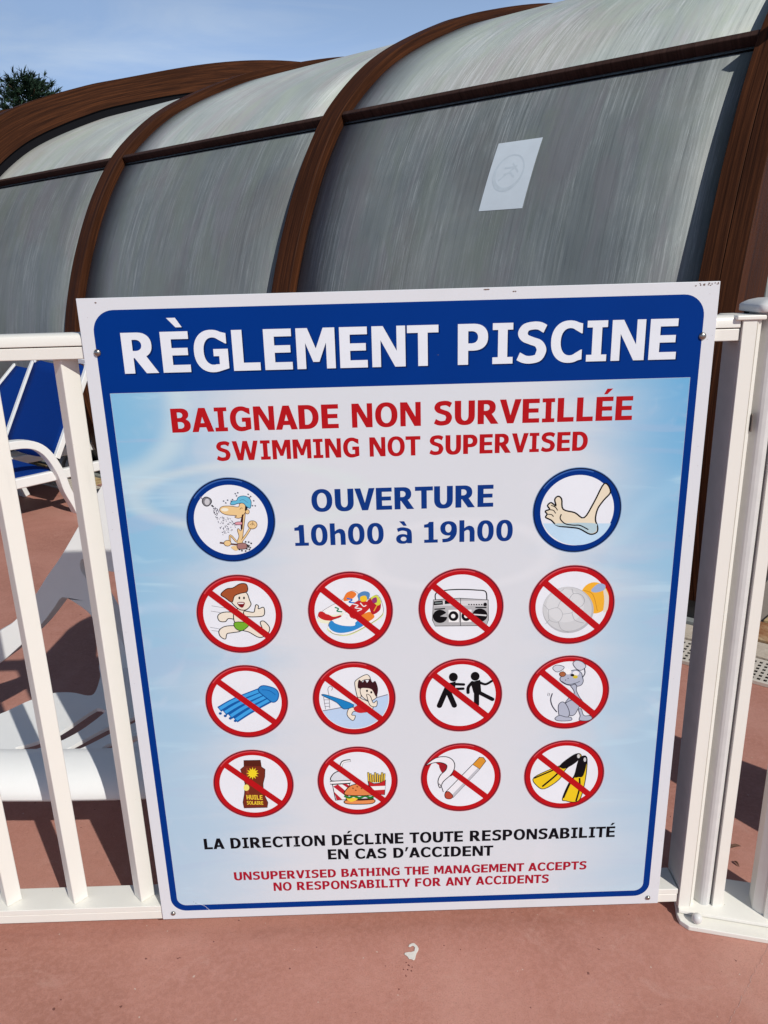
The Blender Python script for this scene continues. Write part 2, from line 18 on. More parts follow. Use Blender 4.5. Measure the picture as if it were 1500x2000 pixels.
('running','no running pictogram with a grinning boy in green trunks','no',(-0.29139,0.7006),0.07463,[('l',(120,120,125),0.00079,[(-0.33863,0.71879),(-0.30771,0.71204)]),('l',(120,120,125),0.00079,[(-0.34088,0.70882),(-0.32408,0.70539)]),('l',(120,120,125),0.00079,[(-0.3451,0.67768),(-0.32693,0.67357)]),('l',(120,120,125),0.00079,[(-0.34306,0.67118),(-0.32997,0.66928)]),('o',(226,217,200),(18,16,20),0.00158,[(-0.3005,0.70403),(-0.31878,0.70579),(-0.32933,0.69979),(-0.32764,0.68931),(-0.3172,0.68781),(-0.31143,0.69341),(-0.29831,0.6924)]),('o',(226,217,200),(18,16,20),0.00158,[(-0.29868,0.67846),(-0.31854,0.67854),(-0.32984,0.67074),(-0.32871,0.65956),(-0.32016,0.65397),(-0.31664,0.66385),(-0.30904,0.66565),(-0.29151,0.66887)]),('o',(226,217,200),(18,16,20),0.00158,[(-0.28869,0.67083),(-0.27603,0.68004),(-0.2618,0.67198),(-0.25341,0.67053),(-0.2561,0.68432),(-0.24909,0.68613),(-0.24044,0.6736),(-0.24502,0.66145),(-0.25935,0.65487),(-0.27712,0.66605)]),('o',(226,217,200),(18,16,20),0.00158,[(-0.30021,0.70748),(-0.28673,0.71135),(-0.2789,0.7039),(-0.28287,0.68725),(-0.27805,0.68127),(-0.30004,0.68433)]),('o',(112,168,48),(18,16,20),0.00131,[(-0.30068,0.6861),(-0.27527,0.68293),(-0.28855,0.66936),(-0.30036,0.67414)]),('o',(226,217,200),(18,16,20),0.00158,[(-0.28288,0.70691),(-0.26677,0.70407),(-0.26363,0.71059),(-0.26121,0.71826),(-0.25691,0.71611),(-0.25733,0.71038),(-0.24794,0.71294),(-0.24819,0.69855),(-0.25898,0.69544),(-0.2805,0.69702)]),('o',(226,217,200),(18,16,20),0.00158,[(-0.30146,0.73612),(-0.28923,0.74479),(-0.27592,0.74153),(-0.27174,0.72803),(-0.26986,0.71854),(-0.27845,0.70964),(-0.28947,0.71),(-0.29877,0.71834),(-0.3038,0.72708)]),('f',(120,20,28),[(-0.29306,0.72388),(-0.2805,0.72346),(-0.28442,0.71386),(-0.29053,0.71635)]),('p',(240,238,236),[(-0.29206,0.72327),(-0.28211,0.72295),(-0.28282,0.72068),(-0.29172,0.72097)]),('f',(18,16,20),[(-0.28739,0.73225),(-0.28753,0.73146),(-0.28781,0.73075),(-0.2882,0.7302),(-0.28867,0.72985),(-0.28916,0.72974),(-0.28964,0.72988),(-0.29005,0.73026),(-0.29035,0.73084),(-0.29051,0.73156),(-0.29052,0.73235),(-0.29038,0.73313),(-0.2901,0.73384),(-0.28971,0.73439),(-0.28924,0.73474),(-0.28875,0.73485),(-0.28827,0.73471),(-0.28786,0.73433),(-0.28756,0.73376),(-0.2874,0.73304)]),('f',(18,16,20),[(-0.27929,0.73198),(-0.27943,0.73119),(-0.27971,0.73049),(-0.2801,0.72993),(-0.28057,0.72958),(-0.28106,0.72948),(-0.28154,0.72962),(-0.28195,0.72999),(-0.28225,0.73057),(-0.28241,0.73129),(-0.28243,0.73208),(-0.28229,0.73287),(-0.28201,0.73357),(-0.28161,0.73413),(-0.28115,0.73448),(-0.28065,0.73459),(-0.28018,0.73445),(-0.27977,0.73407),(-0.27947,0.73349),(-0.27931,0.73277)]),('o',(158,80,46),(60,28,18),0.00158,[(-0.32045,0.74014),(-0.30967,0.74998),(-0.29858,0.7516),(-0.28548,0.75878),(-0.27466,0.7573),(-0.27413,0.7443),(-0.28695,0.74075),(-0.29728,0.73598),(-0.30242,0.72475),(-0.31323,0.73309)])],[]),
('shoes','no shoes pictogram with a pair of colourful trainers','no',(-0.09633,0.70095),0.07417,[('o',(236,236,238),(120,110,110),0.00079,[(-0.1546,0.69054),(-0.14637,0.70154),(-0.12869,0.71276),(-0.10984,0.72245),(-0.10144,0.73529),(-0.08819,0.73883),(-0.08016,0.7289),(-0.08656,0.71195),(-0.10305,0.6952),(-0.11678,0.68348),(-0.14331,0.68319)]),('f',(226,228,200),[(-0.15501,0.68765),(-0.14354,0.67854),(-0.11693,0.67999),(-0.09535,0.68915),(-0.10546,0.70106)]),('f',(186,36,40),[(-0.15345,0.69224),(-0.15033,0.70167),(-0.13991,0.69873),(-0.12706,0.69078),(-0.11319,0.69322),(-0.11673,0.68464),(-0.14061,0.68427)]),('f',(236,236,240),[(-0.14249,0.69997),(-0.12606,0.71267),(-0.10989,0.72131),(-0.09118,0.72926),(-0.08299,0.72329),(-0.10282,0.70097),(-0.1269,0.69425)]),('f',(224,120,50),[(-0.10196,0.7353),(-0.09083,0.73835),(-0.08478,0.7319),(-0.09404,0.72308),(-0.10781,0.72067)]),('l',(28,130,90),0.00237,[(-0.1236,0.70886),(-0.11714,0.70577),(-0.11997,0.70154),(-0.11079,0.69979)]),('l',(30,110,190),0.00237,[(-0.10184,0.72533),(-0.09276,0.72218),(-0.09818,0.71807),(-0.08772,0.71629)]),('f',(212,222,150),[(-0.13701,0.67074),(-0.1291,0.65757),(-0.10474,0.65322),(-0.07766,0.66407),(-0.04187,0.68738),(-0.04476,0.6979),(-0.09049,0.67736)]),('o',(240,240,240),(90,60,60),0.00079,[(-0.13645,0.6713),(-0.13137,0.68338),(-0.11384,0.69035),(-0.10282,0.70097),(-0.09448,0.71164),(-0.0783,0.72199),(-0.06514,0.72213),(-0.04914,0.72989),(-0.0411,0.7162),(-0.04123,0.69142),(-0.07758,0.66641),(-0.10465,0.65557),(-0.12854,0.65814)]),('f',(240,240,240),[(-0.13584,0.67303),(-0.12796,0.65929),(-0.10465,0.65557),(-0.07754,0.66758),(-0.04338,0.69033),(-0.04473,0.69906),(-0.09049,0.67736)]),('f',(46,132,196),[(-0.13581,0.67362),(-0.13058,0.68335),(-0.11714,0.67533),(-0.09596,0.67317),(-0.07684,0.68796),(-0.06979,0.67667),(-0.09101,0.66334),(-0.11518,0.65886),(-0.1304,0.66407)]),('f',(236,236,240),[(-0.12748,0.6815),(-0.11386,0.68977),(-0.10555,0.69875),(-0.09239,0.68325),(-0.09013,0.67268),(-0.1119,0.67341)]),('f',(186,36,40),[(-0.09668,0.70941),(-0.07834,0.72085),(-0.05968,0.71164),(-0.07345,0.69422),(-0.08966,0.68548),(-0.09841,0.69215)]),('f',(222,124,44),[(-0.08,0.68865),(-0.06326,0.69851),(-0.05458,0.6878),(-0.0719,0.67733)]),('f',(170,30,44),[(-0.06574,0.71987),(-0.0492,0.72789),(-0.04313,0.71913),(-0.04412,0.70192),(-0.0576,0.69312),(-0.06348,0.70832)]),('f',(80,130,180),[(-0.0827,0.73126),(-0.07198,0.73774),(-0.06162,0.73399),(-0.06462,0.72212),(-0.07838,0.71971)]),('f',(232,190,50),[(-0.07811,0.72741),(-0.0686,0.7291),(-0.0668,0.7199),(-0.07684,0.71851)]),('f',(200,206,70),[(-0.05983,0.72396),(-0.04915,0.72932),(-0.04215,0.71623),(-0.04917,0.71015)]),('f',(140,50,110),[(-0.05777,0.72247),(-0.05031,0.72565),(-0.04952,0.71647),(-0.05589,0.71496)]),('l',(240,240,240),0.00185,[(-0.09174,0.71442),(-0.08263,0.71125),(-0.08807,0.70683),(-0.07628,0.70442),(-0.08434,0.70036)]),('l',(240,240,240),0.00185,[(-0.07851,0.71599),(-0.07295,0.70921),(-0.06813,0.71135)]),('l',(236,160,50),0.00185,[(-0.0553,0.69941),(-0.04916,0.71072)]),('l',(240,240,240),0.00185,[(-0.10827,0.69682),(-0.0992,0.69218),(-0.10334,0.68797),(-0.09281,0.68617)])],[]),
('radio','no music pictogram with a grey and black radio cassette player','no',(0.09829,0.70032),0.0745,[('l',(18,16,20),0.00212,[(0.05333,0.7174),(0.05445,0.72965),(0.07129,0.73479),(0.09757,0.73564),(0.12386,0.73365),(0.141,0.73025),(0.1436,0.71445)]),('q',(172,172,174),(18,16,20),0.00106,[(0.04964,0.71753),(0.095,0.71919),(0.14624,0.71437),(0.14709,0.6753),(0.14378,0.66459),(0.05251,0.66676),(0.04779,0.6786)]),('p',(205,205,207),[(0.05148,0.71546),(0.14415,0.713),(0.14481,0.70378),(0.05009,0.70574)]),('p',(18,16,20),[(0.05068,0.71463),(0.06599,0.71556),(0.06649,0.70779),(0.0501,0.70689)]),('p',(18,16,20),[(0.06968,0.71544),(0.07971,0.71568),(0.08129,0.70932),(0.06966,0.70855)]),('p',(120,130,130),[(0.05225,0.71228),(0.06439,0.71303),(0.06439,0.71045),(0.05223,0.7097)]),('p',(18,16,20),[(0.05138,0.70051),(0.07018,0.70133),(0.07017,0.69903),(0.05137,0.6982)]),('p',(18,16,20),[(0.12366,0.7016),(0.14326,0.70095),(0.1433,0.69864),(0.12368,0.69929)]),('f',(18,16,20),[(0.07413,0.685),(0.0735,0.68106),(0.07169,0.67755),(0.06885,0.67481),(0.06529,0.6731),(0.06134,0.6726),(0.05739,0.67336),(0.05384,0.67531),(0.05103,0.67824),(0.04924,0.68187),(0.04864,0.68584),(0.04929,0.68976),(0.05112,0.69326),(0.05395,0.69598),(0.0575,0.69767),(0.06143,0.69816),(0.06536,0.69741),(0.0689,0.69549),(0.07171,0.69258),(0.07351,0.68896)]),('f',(18,16,20),[(0.14509,0.68497),(0.14449,0.68104),(0.14265,0.67753),(0.13975,0.67479),(0.13605,0.67309),(0.13194,0.67259),(0.12781,0.67336),(0.12408,0.67531),(0.12111,0.67824),(0.11918,0.68188),(0.1185,0.68585),(0.11911,0.68978),(0.12097,0.69327),(0.12387,0.69599),(0.12755,0.69767),(0.13164,0.69816),(0.13575,0.6974),(0.13947,0.69547),(0.14244,0.69256),(0.14438,0.68894)]),('p',(172,172,174),[(0.06138,0.68542),(0.07255,0.69172),(0.0744,0.68353)]),('p',(210,210,212),[(0.12034,0.6884),(0.14348,0.6859),(0.14352,0.68299),(0.12036,0.68608)]),('p',(232,232,234),[(0.076,0.69739),(0.09455,0.69736),(0.09463,0.67296),(0.07652,0.67356)]),('p',(232,232,234),[(0.09826,0.69724),(0.11681,0.69662),(0.11701,0.6728),(0.09836,0.67283)]),('f',(18,16,20),[(0.09379,0.68493),(0.09337,0.68198),(0.09213,0.67934),(0.0902,0.67728),(0.08775,0.67599),(0.08504,0.67561),(0.08232,0.67617),(0.07987,0.67762),(0.07793,0.67981),(0.07669,0.68253),(0.07626,0.68551),(0.07669,0.68845),(0.07793,0.69108),(0.07987,0.69313),(0.08231,0.6944),(0.08501,0.69478),(0.08772,0.69423),(0.09016,0.69279),(0.0921,0.69061),(0.09335,0.6879)]),('f',(232,232,234),[(0.08821,0.68511),(0.08803,0.68386),(0.08751,0.68274),(0.08669,0.68187),(0.08565,0.68133),(0.0845,0.68116),(0.08335,0.6814),(0.08231,0.68201),(0.08149,0.68294),(0.08096,0.68409),(0.08077,0.68536),(0.08096,0.68661),(0.08148,0.68772),(0.0823,0.68859),(0.08334,0.68914),(0.08449,0.6893),(0.08564,0.68906),(0.08667,0.68845),(0.0875,0.68752),(0.08803,0.68637)]),('f',(18,16,20),[(0.11559,0.68421),(0.11521,0.68125),(0.11406,0.67861),(0.11225,0.67655),(0.10996,0.67525),(0.10741,0.67487),(0.10485,0.67542),(0.10255,0.67687),(0.10071,0.67906),(0.09952,0.68177),(0.09911,0.68475),(0.0995,0.6877),(0.10065,0.69033),(0.10246,0.69238),(0.10475,0.69366),(0.10729,0.69405),(0.10983,0.6935),(0.11213,0.69206),(0.11397,0.68989),(0.11516,0.68718)]),('f',(232,232,234),[(0.1108,0.68436),(0.11064,0.6832),(0.11016,0.68216),(0.1094,0.68135),(0.10844,0.68085),(0.10737,0.6807),(0.1063,0.68092),(0.10533,0.68149),(0.10456,0.68235),(0.10407,0.68342),(0.10389,0.68459),(0.10405,0.68575),(0.10454,0.68679),(0.1053,0.6876),(0.10626,0.6881),(0.10732,0.68825),(0.10839,0.68803),(0.10936,0.68747),(0.11013,0.6866),(0.11063,0.68554)]),('f',(18,16,20),[(0.14399,0.70582),(0.14385,0.70476),(0.14341,0.70381),(0.14272,0.70307),(0.14184,0.70261),(0.14086,0.70247),(0.13987,0.70267),(0.13898,0.70319),(0.13827,0.70398),(0.1378,0.70496),(0.13763,0.70603),(0.13778,0.7071),(0.13821,0.70804),(0.13891,0.70878),(0.13978,0.70924),(0.14076,0.70938),(0.14175,0.70918),(0.14264,0.70866),(0.14335,0.70787),(0.14382,0.7069)]),('p',(60,60,62),[(0.09711,0.71912),(0.0979,0.7191),(0.09813,0.66582),(0.09733,0.66585)]),('d',(18,16,20),0.00199,[(0.11117,0.70719),(0.1133,0.70597)]),('d',(18,16,20),0.00199,[(0.11567,0.70704),(0.11779,0.70582)]),('d',(18,16,20),0.00199,[(0.12017,0.70689),(0.12229,0.70567)]),('d',(18,16,20),0.00199,[(0.12466,0.70675),(0.12679,0.70553)]),('d',(18,16,20),0.00199,[(0.12916,0.7066),(0.13129,0.70538)]),('d',(18,16,20),0.00199,[(0.13366,0.70645),(0.13579,0.70523)])],[]),
('balls','no ball games pictogram with a pale football and a yellow ball','no',(0.29377,0.6991),0.07509,[('f',(232,170,52),[(0.35878,0.71115),(0.35812,0.70193),(0.35504,0.69367),(0.34984,0.68717),(0.34303,0.68311),(0.33527,0.68189),(0.32735,0.68363),(0.32005,0.68815),(0.3141,0.69501),(0.31008,0.70351),(0.30837,0.7128),(0.30913,0.72197),(0.31227,0.73014),(0.31747,0.73651),(0.32423,0.74048),(0.33189,0.74167),(0.33971,0.73998),(0.34694,0.73555),(0.35289,0.72882),(0.35697,0.72042)]),('f',(214,206,190),[(0.34772,0.73208),(0.35803,0.71462),(0.35778,0.68869),(0.35057,0.68458),(0.35086,0.70624)]),('f',(150,168,200),[(0.32641,0.72651),(0.33838,0.73863),(0.35012,0.73598),(0.34962,0.7269),(0.3351,0.72223)]),('l',(190,130,40),0.00106,[(0.31372,0.72692),(0.33003,0.71839),(0.33981,0.68638)]),('f',(176,178,182),[(0.33301,0.68893),(0.33157,0.67514),(0.32579,0.66278),(0.31623,0.65309),(0.30382,0.64705),(0.28979,0.6453),(0.27557,0.648),(0.26257,0.65488),(0.2521,0.66523),(0.24518,0.678),(0.24245,0.69191),(0.24416,0.70559),(0.2501,0.71771),(0.25966,0.72713),(0.2719,0.73296),(0.28566,0.73466),(0.29962,0.73206),(0.31246,0.72542),(0.32294,0.71534),(0.33003,0.70278)]),('f',(196,198,200),[(0.32945,0.69078),(0.32806,0.67772),(0.32255,0.66602),(0.31343,0.65685),(0.30161,0.65114),(0.28826,0.64948),(0.27472,0.65204),(0.26234,0.65855),(0.25237,0.66835),(0.24578,0.68045),(0.24319,0.69362),(0.24482,0.70658),(0.25047,0.71807),(0.25958,0.727),(0.27125,0.73253),(0.28437,0.73413),(0.29767,0.73167),(0.3099,0.72537),(0.31988,0.71581),(0.32662,0.7039)]),('f',(206,208,210),[(0.31527,0.69732),(0.31416,0.68752),(0.30988,0.67875),(0.30284,0.67189),(0.29374,0.66762),(0.28347,0.66639),(0.27306,0.66831),(0.26355,0.67319),(0.25589,0.68054),(0.25081,0.68961),(0.24881,0.6995),(0.25006,0.70925),(0.25443,0.7179),(0.26146,0.72462),(0.27048,0.72878),(0.28061,0.72999),(0.29088,0.72812),(0.3003,0.72336),(0.30797,0.71615),(0.31313,0.70719)]),('l',(158,160,164),0.0008,[(0.2531,0.69156),(0.2689,0.69509),(0.27821,0.68261),(0.27139,0.66767),(0.25518,0.6723),(0.2531,0.69156)]),('l',(158,160,164),0.0008,[(0.2689,0.69509),(0.27494,0.70872),(0.28814,0.70973),(0.29805,0.69644),(0.29462,0.68497),(0.27821,0.68261)]),('l',(158,160,164),0.0008,[(0.2531,0.69156),(0.24477,0.70108)]),('l',(158,160,164),0.0008,[(0.25518,0.6723),(0.24879,0.66461)]),('l',(158,160,164),0.0008,[(0.27139,0.66767),(0.27736,0.65338),(0.29106,0.64703)]),('l',(158,160,164),0.0008,[(0.29462,0.68497),(0.30066,0.67021),(0.31703,0.66381)]),('l',(158,160,164),0.0008,[(0.27494,0.70872),(0.26915,0.72038),(0.27922,0.73146)]),('l',(158,160,164),0.0008,[(0.28814,0.70973),(0.29554,0.72095),(0.30885,0.71908),(0.31607,0.70738),(0.31003,0.69605),(0.29805,0.69644)]),('l',(158,160,164),0.0008,[(0.29554,0.72095),(0.29242,0.73103)])],[]),
('mattress','no inflatables pictogram with a blue air mattress','no',(-0.29237,0.52615),0.07456,[('l',(20,86,156),0.01199,[(-0.34394,0.51238),(-0.31422,0.52921),(-0.26522,0.54878)]),('l',(20,86,156),0.01199,[(-0.33467,0.50456),(-0.30485,0.52233),(-0.25779,0.54351)]),('l',(20,86,156),0.01199,[(-0.32536,0.49671),(-0.29546,0.51544),(-0.25034,0.53822)]),('l',(20,86,156),0.01199,[(-0.31603,0.48883),(-0.28604,0.50852),(-0.24288,0.53293)]),('l',(60,154,218),0.00626,[(-0.34279,0.51353),(-0.3136,0.53037),(-0.26515,0.54966)]),('l',(60,154,218),0.00626,[(-0.33352,0.50571),(-0.30423,0.5235),(-0.25772,0.54439)]),('l',(60,154,218),0.00626,[(-0.32421,0.49787),(-0.29484,0.51661),(-0.25028,0.53911)]),('l',(60,154,218),0.00626,[(-0.31487,0.49),(-0.28542,0.5097),(-0.24282,0.53381)]),('f',(20,84,150),[(-0.33972,0.50383),(-0.33994,0.50301),(-0.34041,0.50227),(-0.3411,0.5017),(-0.34194,0.50134),(-0.34284,0.50124),(-0.34372,0.50141),(-0.34449,0.50182),(-0.34507,0.50244),(-0.34541,0.5032),(-0.34548,0.50404),(-0.34526,0.50487),(-0.34479,0.5056),(-0.3441,0.50618),(-0.34326,0.50653),(-0.34236,0.50663),(-0.34148,0.50647),(-0.34071,0.50605),(-0.34013,0.50544),(-0.33979,0.50467)]),('f',(20,84,150),[(-0.331,0.49841),(-0.33122,0.49759),(-0.33169,0.49685),(-0.33238,0.49627),(-0.33322,0.49592),(-0.33412,0.49582),(-0.335,0.49598),(-0.33577,0.49639),(-0.33636,0.49701),(-0.3367,0.49778),(-0.33677,0.49862),(-0.33655,0.49945),(-0.33608,0.50019),(-0.33539,0.50076),(-0.33455,0.50112),(-0.33365,0.50122),(-0.33277,0.50105),(-0.332,0.50064),(-0.33141,0.50002),(-0.33107,0.49925)]),('f',(20,84,150),[(-0.32226,0.49298),(-0.32247,0.49215),(-0.32295,0.49141),(-0.32364,0.49083),(-0.32448,0.49048),(-0.32538,0.49038),(-0.32626,0.49054),(-0.32703,0.49095),(-0.32762,0.49158),(-0.32797,0.49235),(-0.32803,0.49319),(-0.32782,0.49402),(-0.32735,0.49476),(-0.32666,0.49533),(-0.32582,0.49569),(-0.32492,0.49579),(-0.32404,0.49562),(-0.32326,0.49521),(-0.32268,0.49459),(-0.32233,0.49382)]),('f',(20,84,150),[(-0.3135,0.48754),(-0.31371,0.4867),(-0.31418,0.48596),(-0.31487,0.48538),(-0.31571,0.48503),(-0.31662,0.48492),(-0.3175,0.48509),(-0.31827,0.4855),(-0.31886,0.48613),(-0.31921,0.4869),(-0.31928,0.48774),(-0.31907,0.48857),(-0.31859,0.48932),(-0.3179,0.48989),(-0.31707,0.49025),(-0.31616,0.49035),(-0.31528,0.49018),(-0.31451,0.48977),(-0.31392,0.48915),(-0.31357,0.48838)]),('o',(44,128,196),(18,80,146),0.00182,[(-0.26896,0.54744),(-0.26649,0.55617),(-0.25723,0.55849),(-0.23948,0.552),(-0.2334,0.54177),(-0.23638,0.52854),(-0.24534,0.52381),(-0.25641,0.5337)]),('l',(24,90,160),0.0013,[(-0.26303,0.55017),(-0.25016,0.54825),(-0.23907,0.53901)])],[]),
('diving','no diving pictogram with a boy jumping off a blue board','no',(-0.09631,0.526),0.07511,[('p',(178,200,226),[(-0.03378,0.53153),(-0.03358,0.52716),(-0.03369,0.52278),(-0.0341,0.51842),(-0.03481,0.5141),(-0.03583,0.50983),(-0.03715,0.50563),(-0.03876,0.50154),(-0.04066,0.49756),(-0.04283,0.49372),(-0.04527,0.49004),(-0.04797,0.48654),(-0.05091,0.48323),(-0.05407,0.48014),(-0.05745,0.47727),(-0.06102,0.47465),(-0.06477,0.47228),(-0.06869,0.47018),(-0.07274,0.46836),(-0.07691,0.46683),(-0.08118,0.46559),(-0.08552,0.46466),(-0.08993,0.46404),(-0.09436,0.46373),(-0.09881,0.46373),(-0.10324,0.46405),(-0.10764,0.46468),(-0.11198,0.46561),(-0.11624,0.46685),(-0.1204,0.46839),(-0.12444,0.47021),(-0.12834,0.47232),(-0.13208,0.47469),(-0.13564,0.47732),(-0.139,0.48019),(-0.14214,0.48329),(-0.14506,0.4866),(-0.14774,0.4901),(-0.15016,0.49378),(-0.15231,0.49762),(-0.15419,0.50159)]),('l',(130,128,140),0.00183,[(-0.15474,0.50266),(-0.09779,0.51203)]),('l',(130,128,140),0.00183,[(-0.05927,0.52558),(-0.03473,0.53243)]),('l',(120,120,128),0.00105,[(-0.14189,0.53501),(-0.14339,0.54746),(-0.13921,0.5532),(-0.13495,0.54952),(-0.13702,0.54429)]),('l',(120,120,128),0.00105,[(-0.152,0.53151),(-0.1496,0.50548)]),('l',(120,120,128),0.00105,[(-0.14207,0.53116),(-0.14161,0.5076)]),('l',(120,120,128),0.00105,[(-0.15177,0.52556),(-0.14183,0.52521)]),('l',(120,120,128),0.00105,[(-0.15135,0.5181),(-0.14163,0.51836)]),('l',(120,120,128),0.00105,[(-0.15088,0.51152),(-0.14141,0.51178)]),('o',(226,217,200),(50,40,46),0.00131,[(-0.09224,0.50555),(-0.10532,0.50751),(-0.11065,0.49267),(-0.10057,0.48022),(-0.09543,0.49032),(-0.10222,0.49237),(-0.09772,0.49974),(-0.08727,0.49726)]),('o',(226,217,200),(50,40,46),0.00131,[(-0.08939,0.52634),(-0.0941,0.55457),(-0.09061,0.5647),(-0.07209,0.57485),(-0.06564,0.56529),(-0.07765,0.56367),(-0.08528,0.55367),(-0.08348,0.53059)]),('o',(226,217,200),(50,40,46),0.00131,[(-0.08934,0.52782),(-0.08106,0.52456),(-0.06563,0.51508),(-0.06336,0.50302),(-0.07937,0.49698),(-0.09063,0.50639)]),('f',(186,36,40),[(-0.09525,0.50955),(-0.082,0.51267),(-0.07456,0.49891),(-0.08784,0.49608),(-0.09761,0.50274)]),('o',(226,217,200),(50,40,46),0.00131,[(-0.08288,0.54771),(-0.06647,0.54713),(-0.05558,0.53553),(-0.05638,0.52607),(-0.06808,0.52053),(-0.07889,0.52686),(-0.08432,0.53654)]),('f',(56,24,30),[(-0.08861,0.54791),(-0.08646,0.56456),(-0.07988,0.55935),(-0.07555,0.56418),(-0.07133,0.55818),(-0.06586,0.56676),(-0.0622,0.55874),(-0.05642,0.56059),(-0.05221,0.54369),(-0.05629,0.52904),(-0.06369,0.54409),(-0.07767,0.54753)]),('f',(18,16,20),[(-0.07056,0.54138),(-0.07068,0.54065),(-0.07096,0.54),(-0.07138,0.5395),(-0.0719,0.53918),(-0.07247,0.53908),(-0.07303,0.53922),(-0.07353,0.53957),(-0.07391,0.54011),(-0.07415,0.54077),(-0.07422,0.54151),(-0.0741,0.54223),(-0.07382,0.54288),(-0.0734,0.54339),(-0.07288,0.54371),(-0.07231,0.5438),(-0.07175,0.54367),(-0.07126,0.54331),(-0.07087,0.54278),(-0.07063,0.54211)]),('f',(18,16,20),[(-0.06283,0.53815),(-0.06294,0.53743),(-0.06322,0.53678),(-0.06364,0.53627),(-0.06416,0.53595),(-0.06473,0.53585),(-0.06529,0.53599),(-0.06579,0.53634),(-0.06618,0.53688),(-0.06641,0.53755),(-0.06648,0.53828),(-0.06637,0.53901),(-0.06609,0.53966),(-0.06567,0.54017),(-0.06515,0.54048),(-0.06458,0.54058),(-0.06402,0.54044),(-0.06352,0.54009),(-0.06313,0.53955),(-0.06289,0.53889)]),('o',(226,217,200),(50,40,46),0.00131,[(-0.07287,0.53466),(-0.06672,0.53059),(-0.06192,0.51614),(-0.05496,0.52067),(-0.05635,0.50877),(-0.06733,0.51095),(-0.07233,0.52723)]),('o',(30,122,184),(14,50,90),0.00105,[(-0.15494,0.53547),(-0.1427,0.53444),(-0.09772,0.51382),(-0.11515,0.50516),(-0.12898,0.5197)])],[]),
('pushing','no fighting pictogram with two black stick people','no',(0.09876,0.52552),0.07508,[('f',(18,16,20),[(0.09303,0.5636),(0.09264,0.56081),(0.0915,0.55832),(0.08972,0.55637),(0.08747,0.55515),(0.08497,0.5548),(0.08247,0.55533),(0.08022,0.5567),(0.07843,0.55877),(0.07728,0.56134),(0.07689,0.56416),(0.07728,0.56694),(0.07843,0.56942),(0.08021,0.57136),(0.08246,0.57256),(0.08495,0.57292),(0.08744,0.57239),(0.08969,0.57103),(0.09147,0.56897),(0.09263,0.56641)]),('f',(18,16,20),[(0.13262,0.56398),(0.13226,0.56119),(0.13114,0.5587),(0.12937,0.55675),(0.12713,0.55554),(0.12463,0.55518),(0.12213,0.55571),(0.11986,0.55708),(0.11805,0.55915),(0.11688,0.56172),(0.11647,0.56454),(0.11684,0.56732),(0.11796,0.56981),(0.11973,0.57174),(0.12197,0.57295),(0.12445,0.5733),(0.12695,0.57278),(0.12921,0.57142),(0.13102,0.56935),(0.13219,0.56679)]),('p',(18,16,20),[(0.07375,0.55107),(0.0894,0.55523),(0.08839,0.54173),(0.08054,0.53076),(0.06744,0.53359)]),('L',(18,16,20),0.00998,[(0.07374,0.54224),(0.0669,0.5253),(0.05947,0.50587)]),('L',(18,16,20),0.00998,[(0.07374,0.53988),(0.08055,0.52185),(0.08688,0.5055)]),('L',(18,16,20),0.00525,[(0.08498,0.5498),(0.10405,0.54826)]),('L',(18,16,20),0.00525,[(0.0863,0.53944),(0.10305,0.53974)]),('p',(18,16,20),[(0.1163,0.55253),(0.13375,0.55692),(0.13614,0.53178),(0.12199,0.5305)]),('L',(18,16,20),0.00945,[(0.12747,0.53356),(0.12776,0.50585)]),('L',(18,16,20),0.00735,[(0.13037,0.53198),(0.15687,0.51589)]),('L',(18,16,20),0.00473,[(0.13066,0.55321),(0.14327,0.54748),(0.15468,0.55355)]),('L',(18,16,20),0.00578,[(0.1197,0.55241),(0.11246,0.54266),(0.11201,0.53144)])],[]),
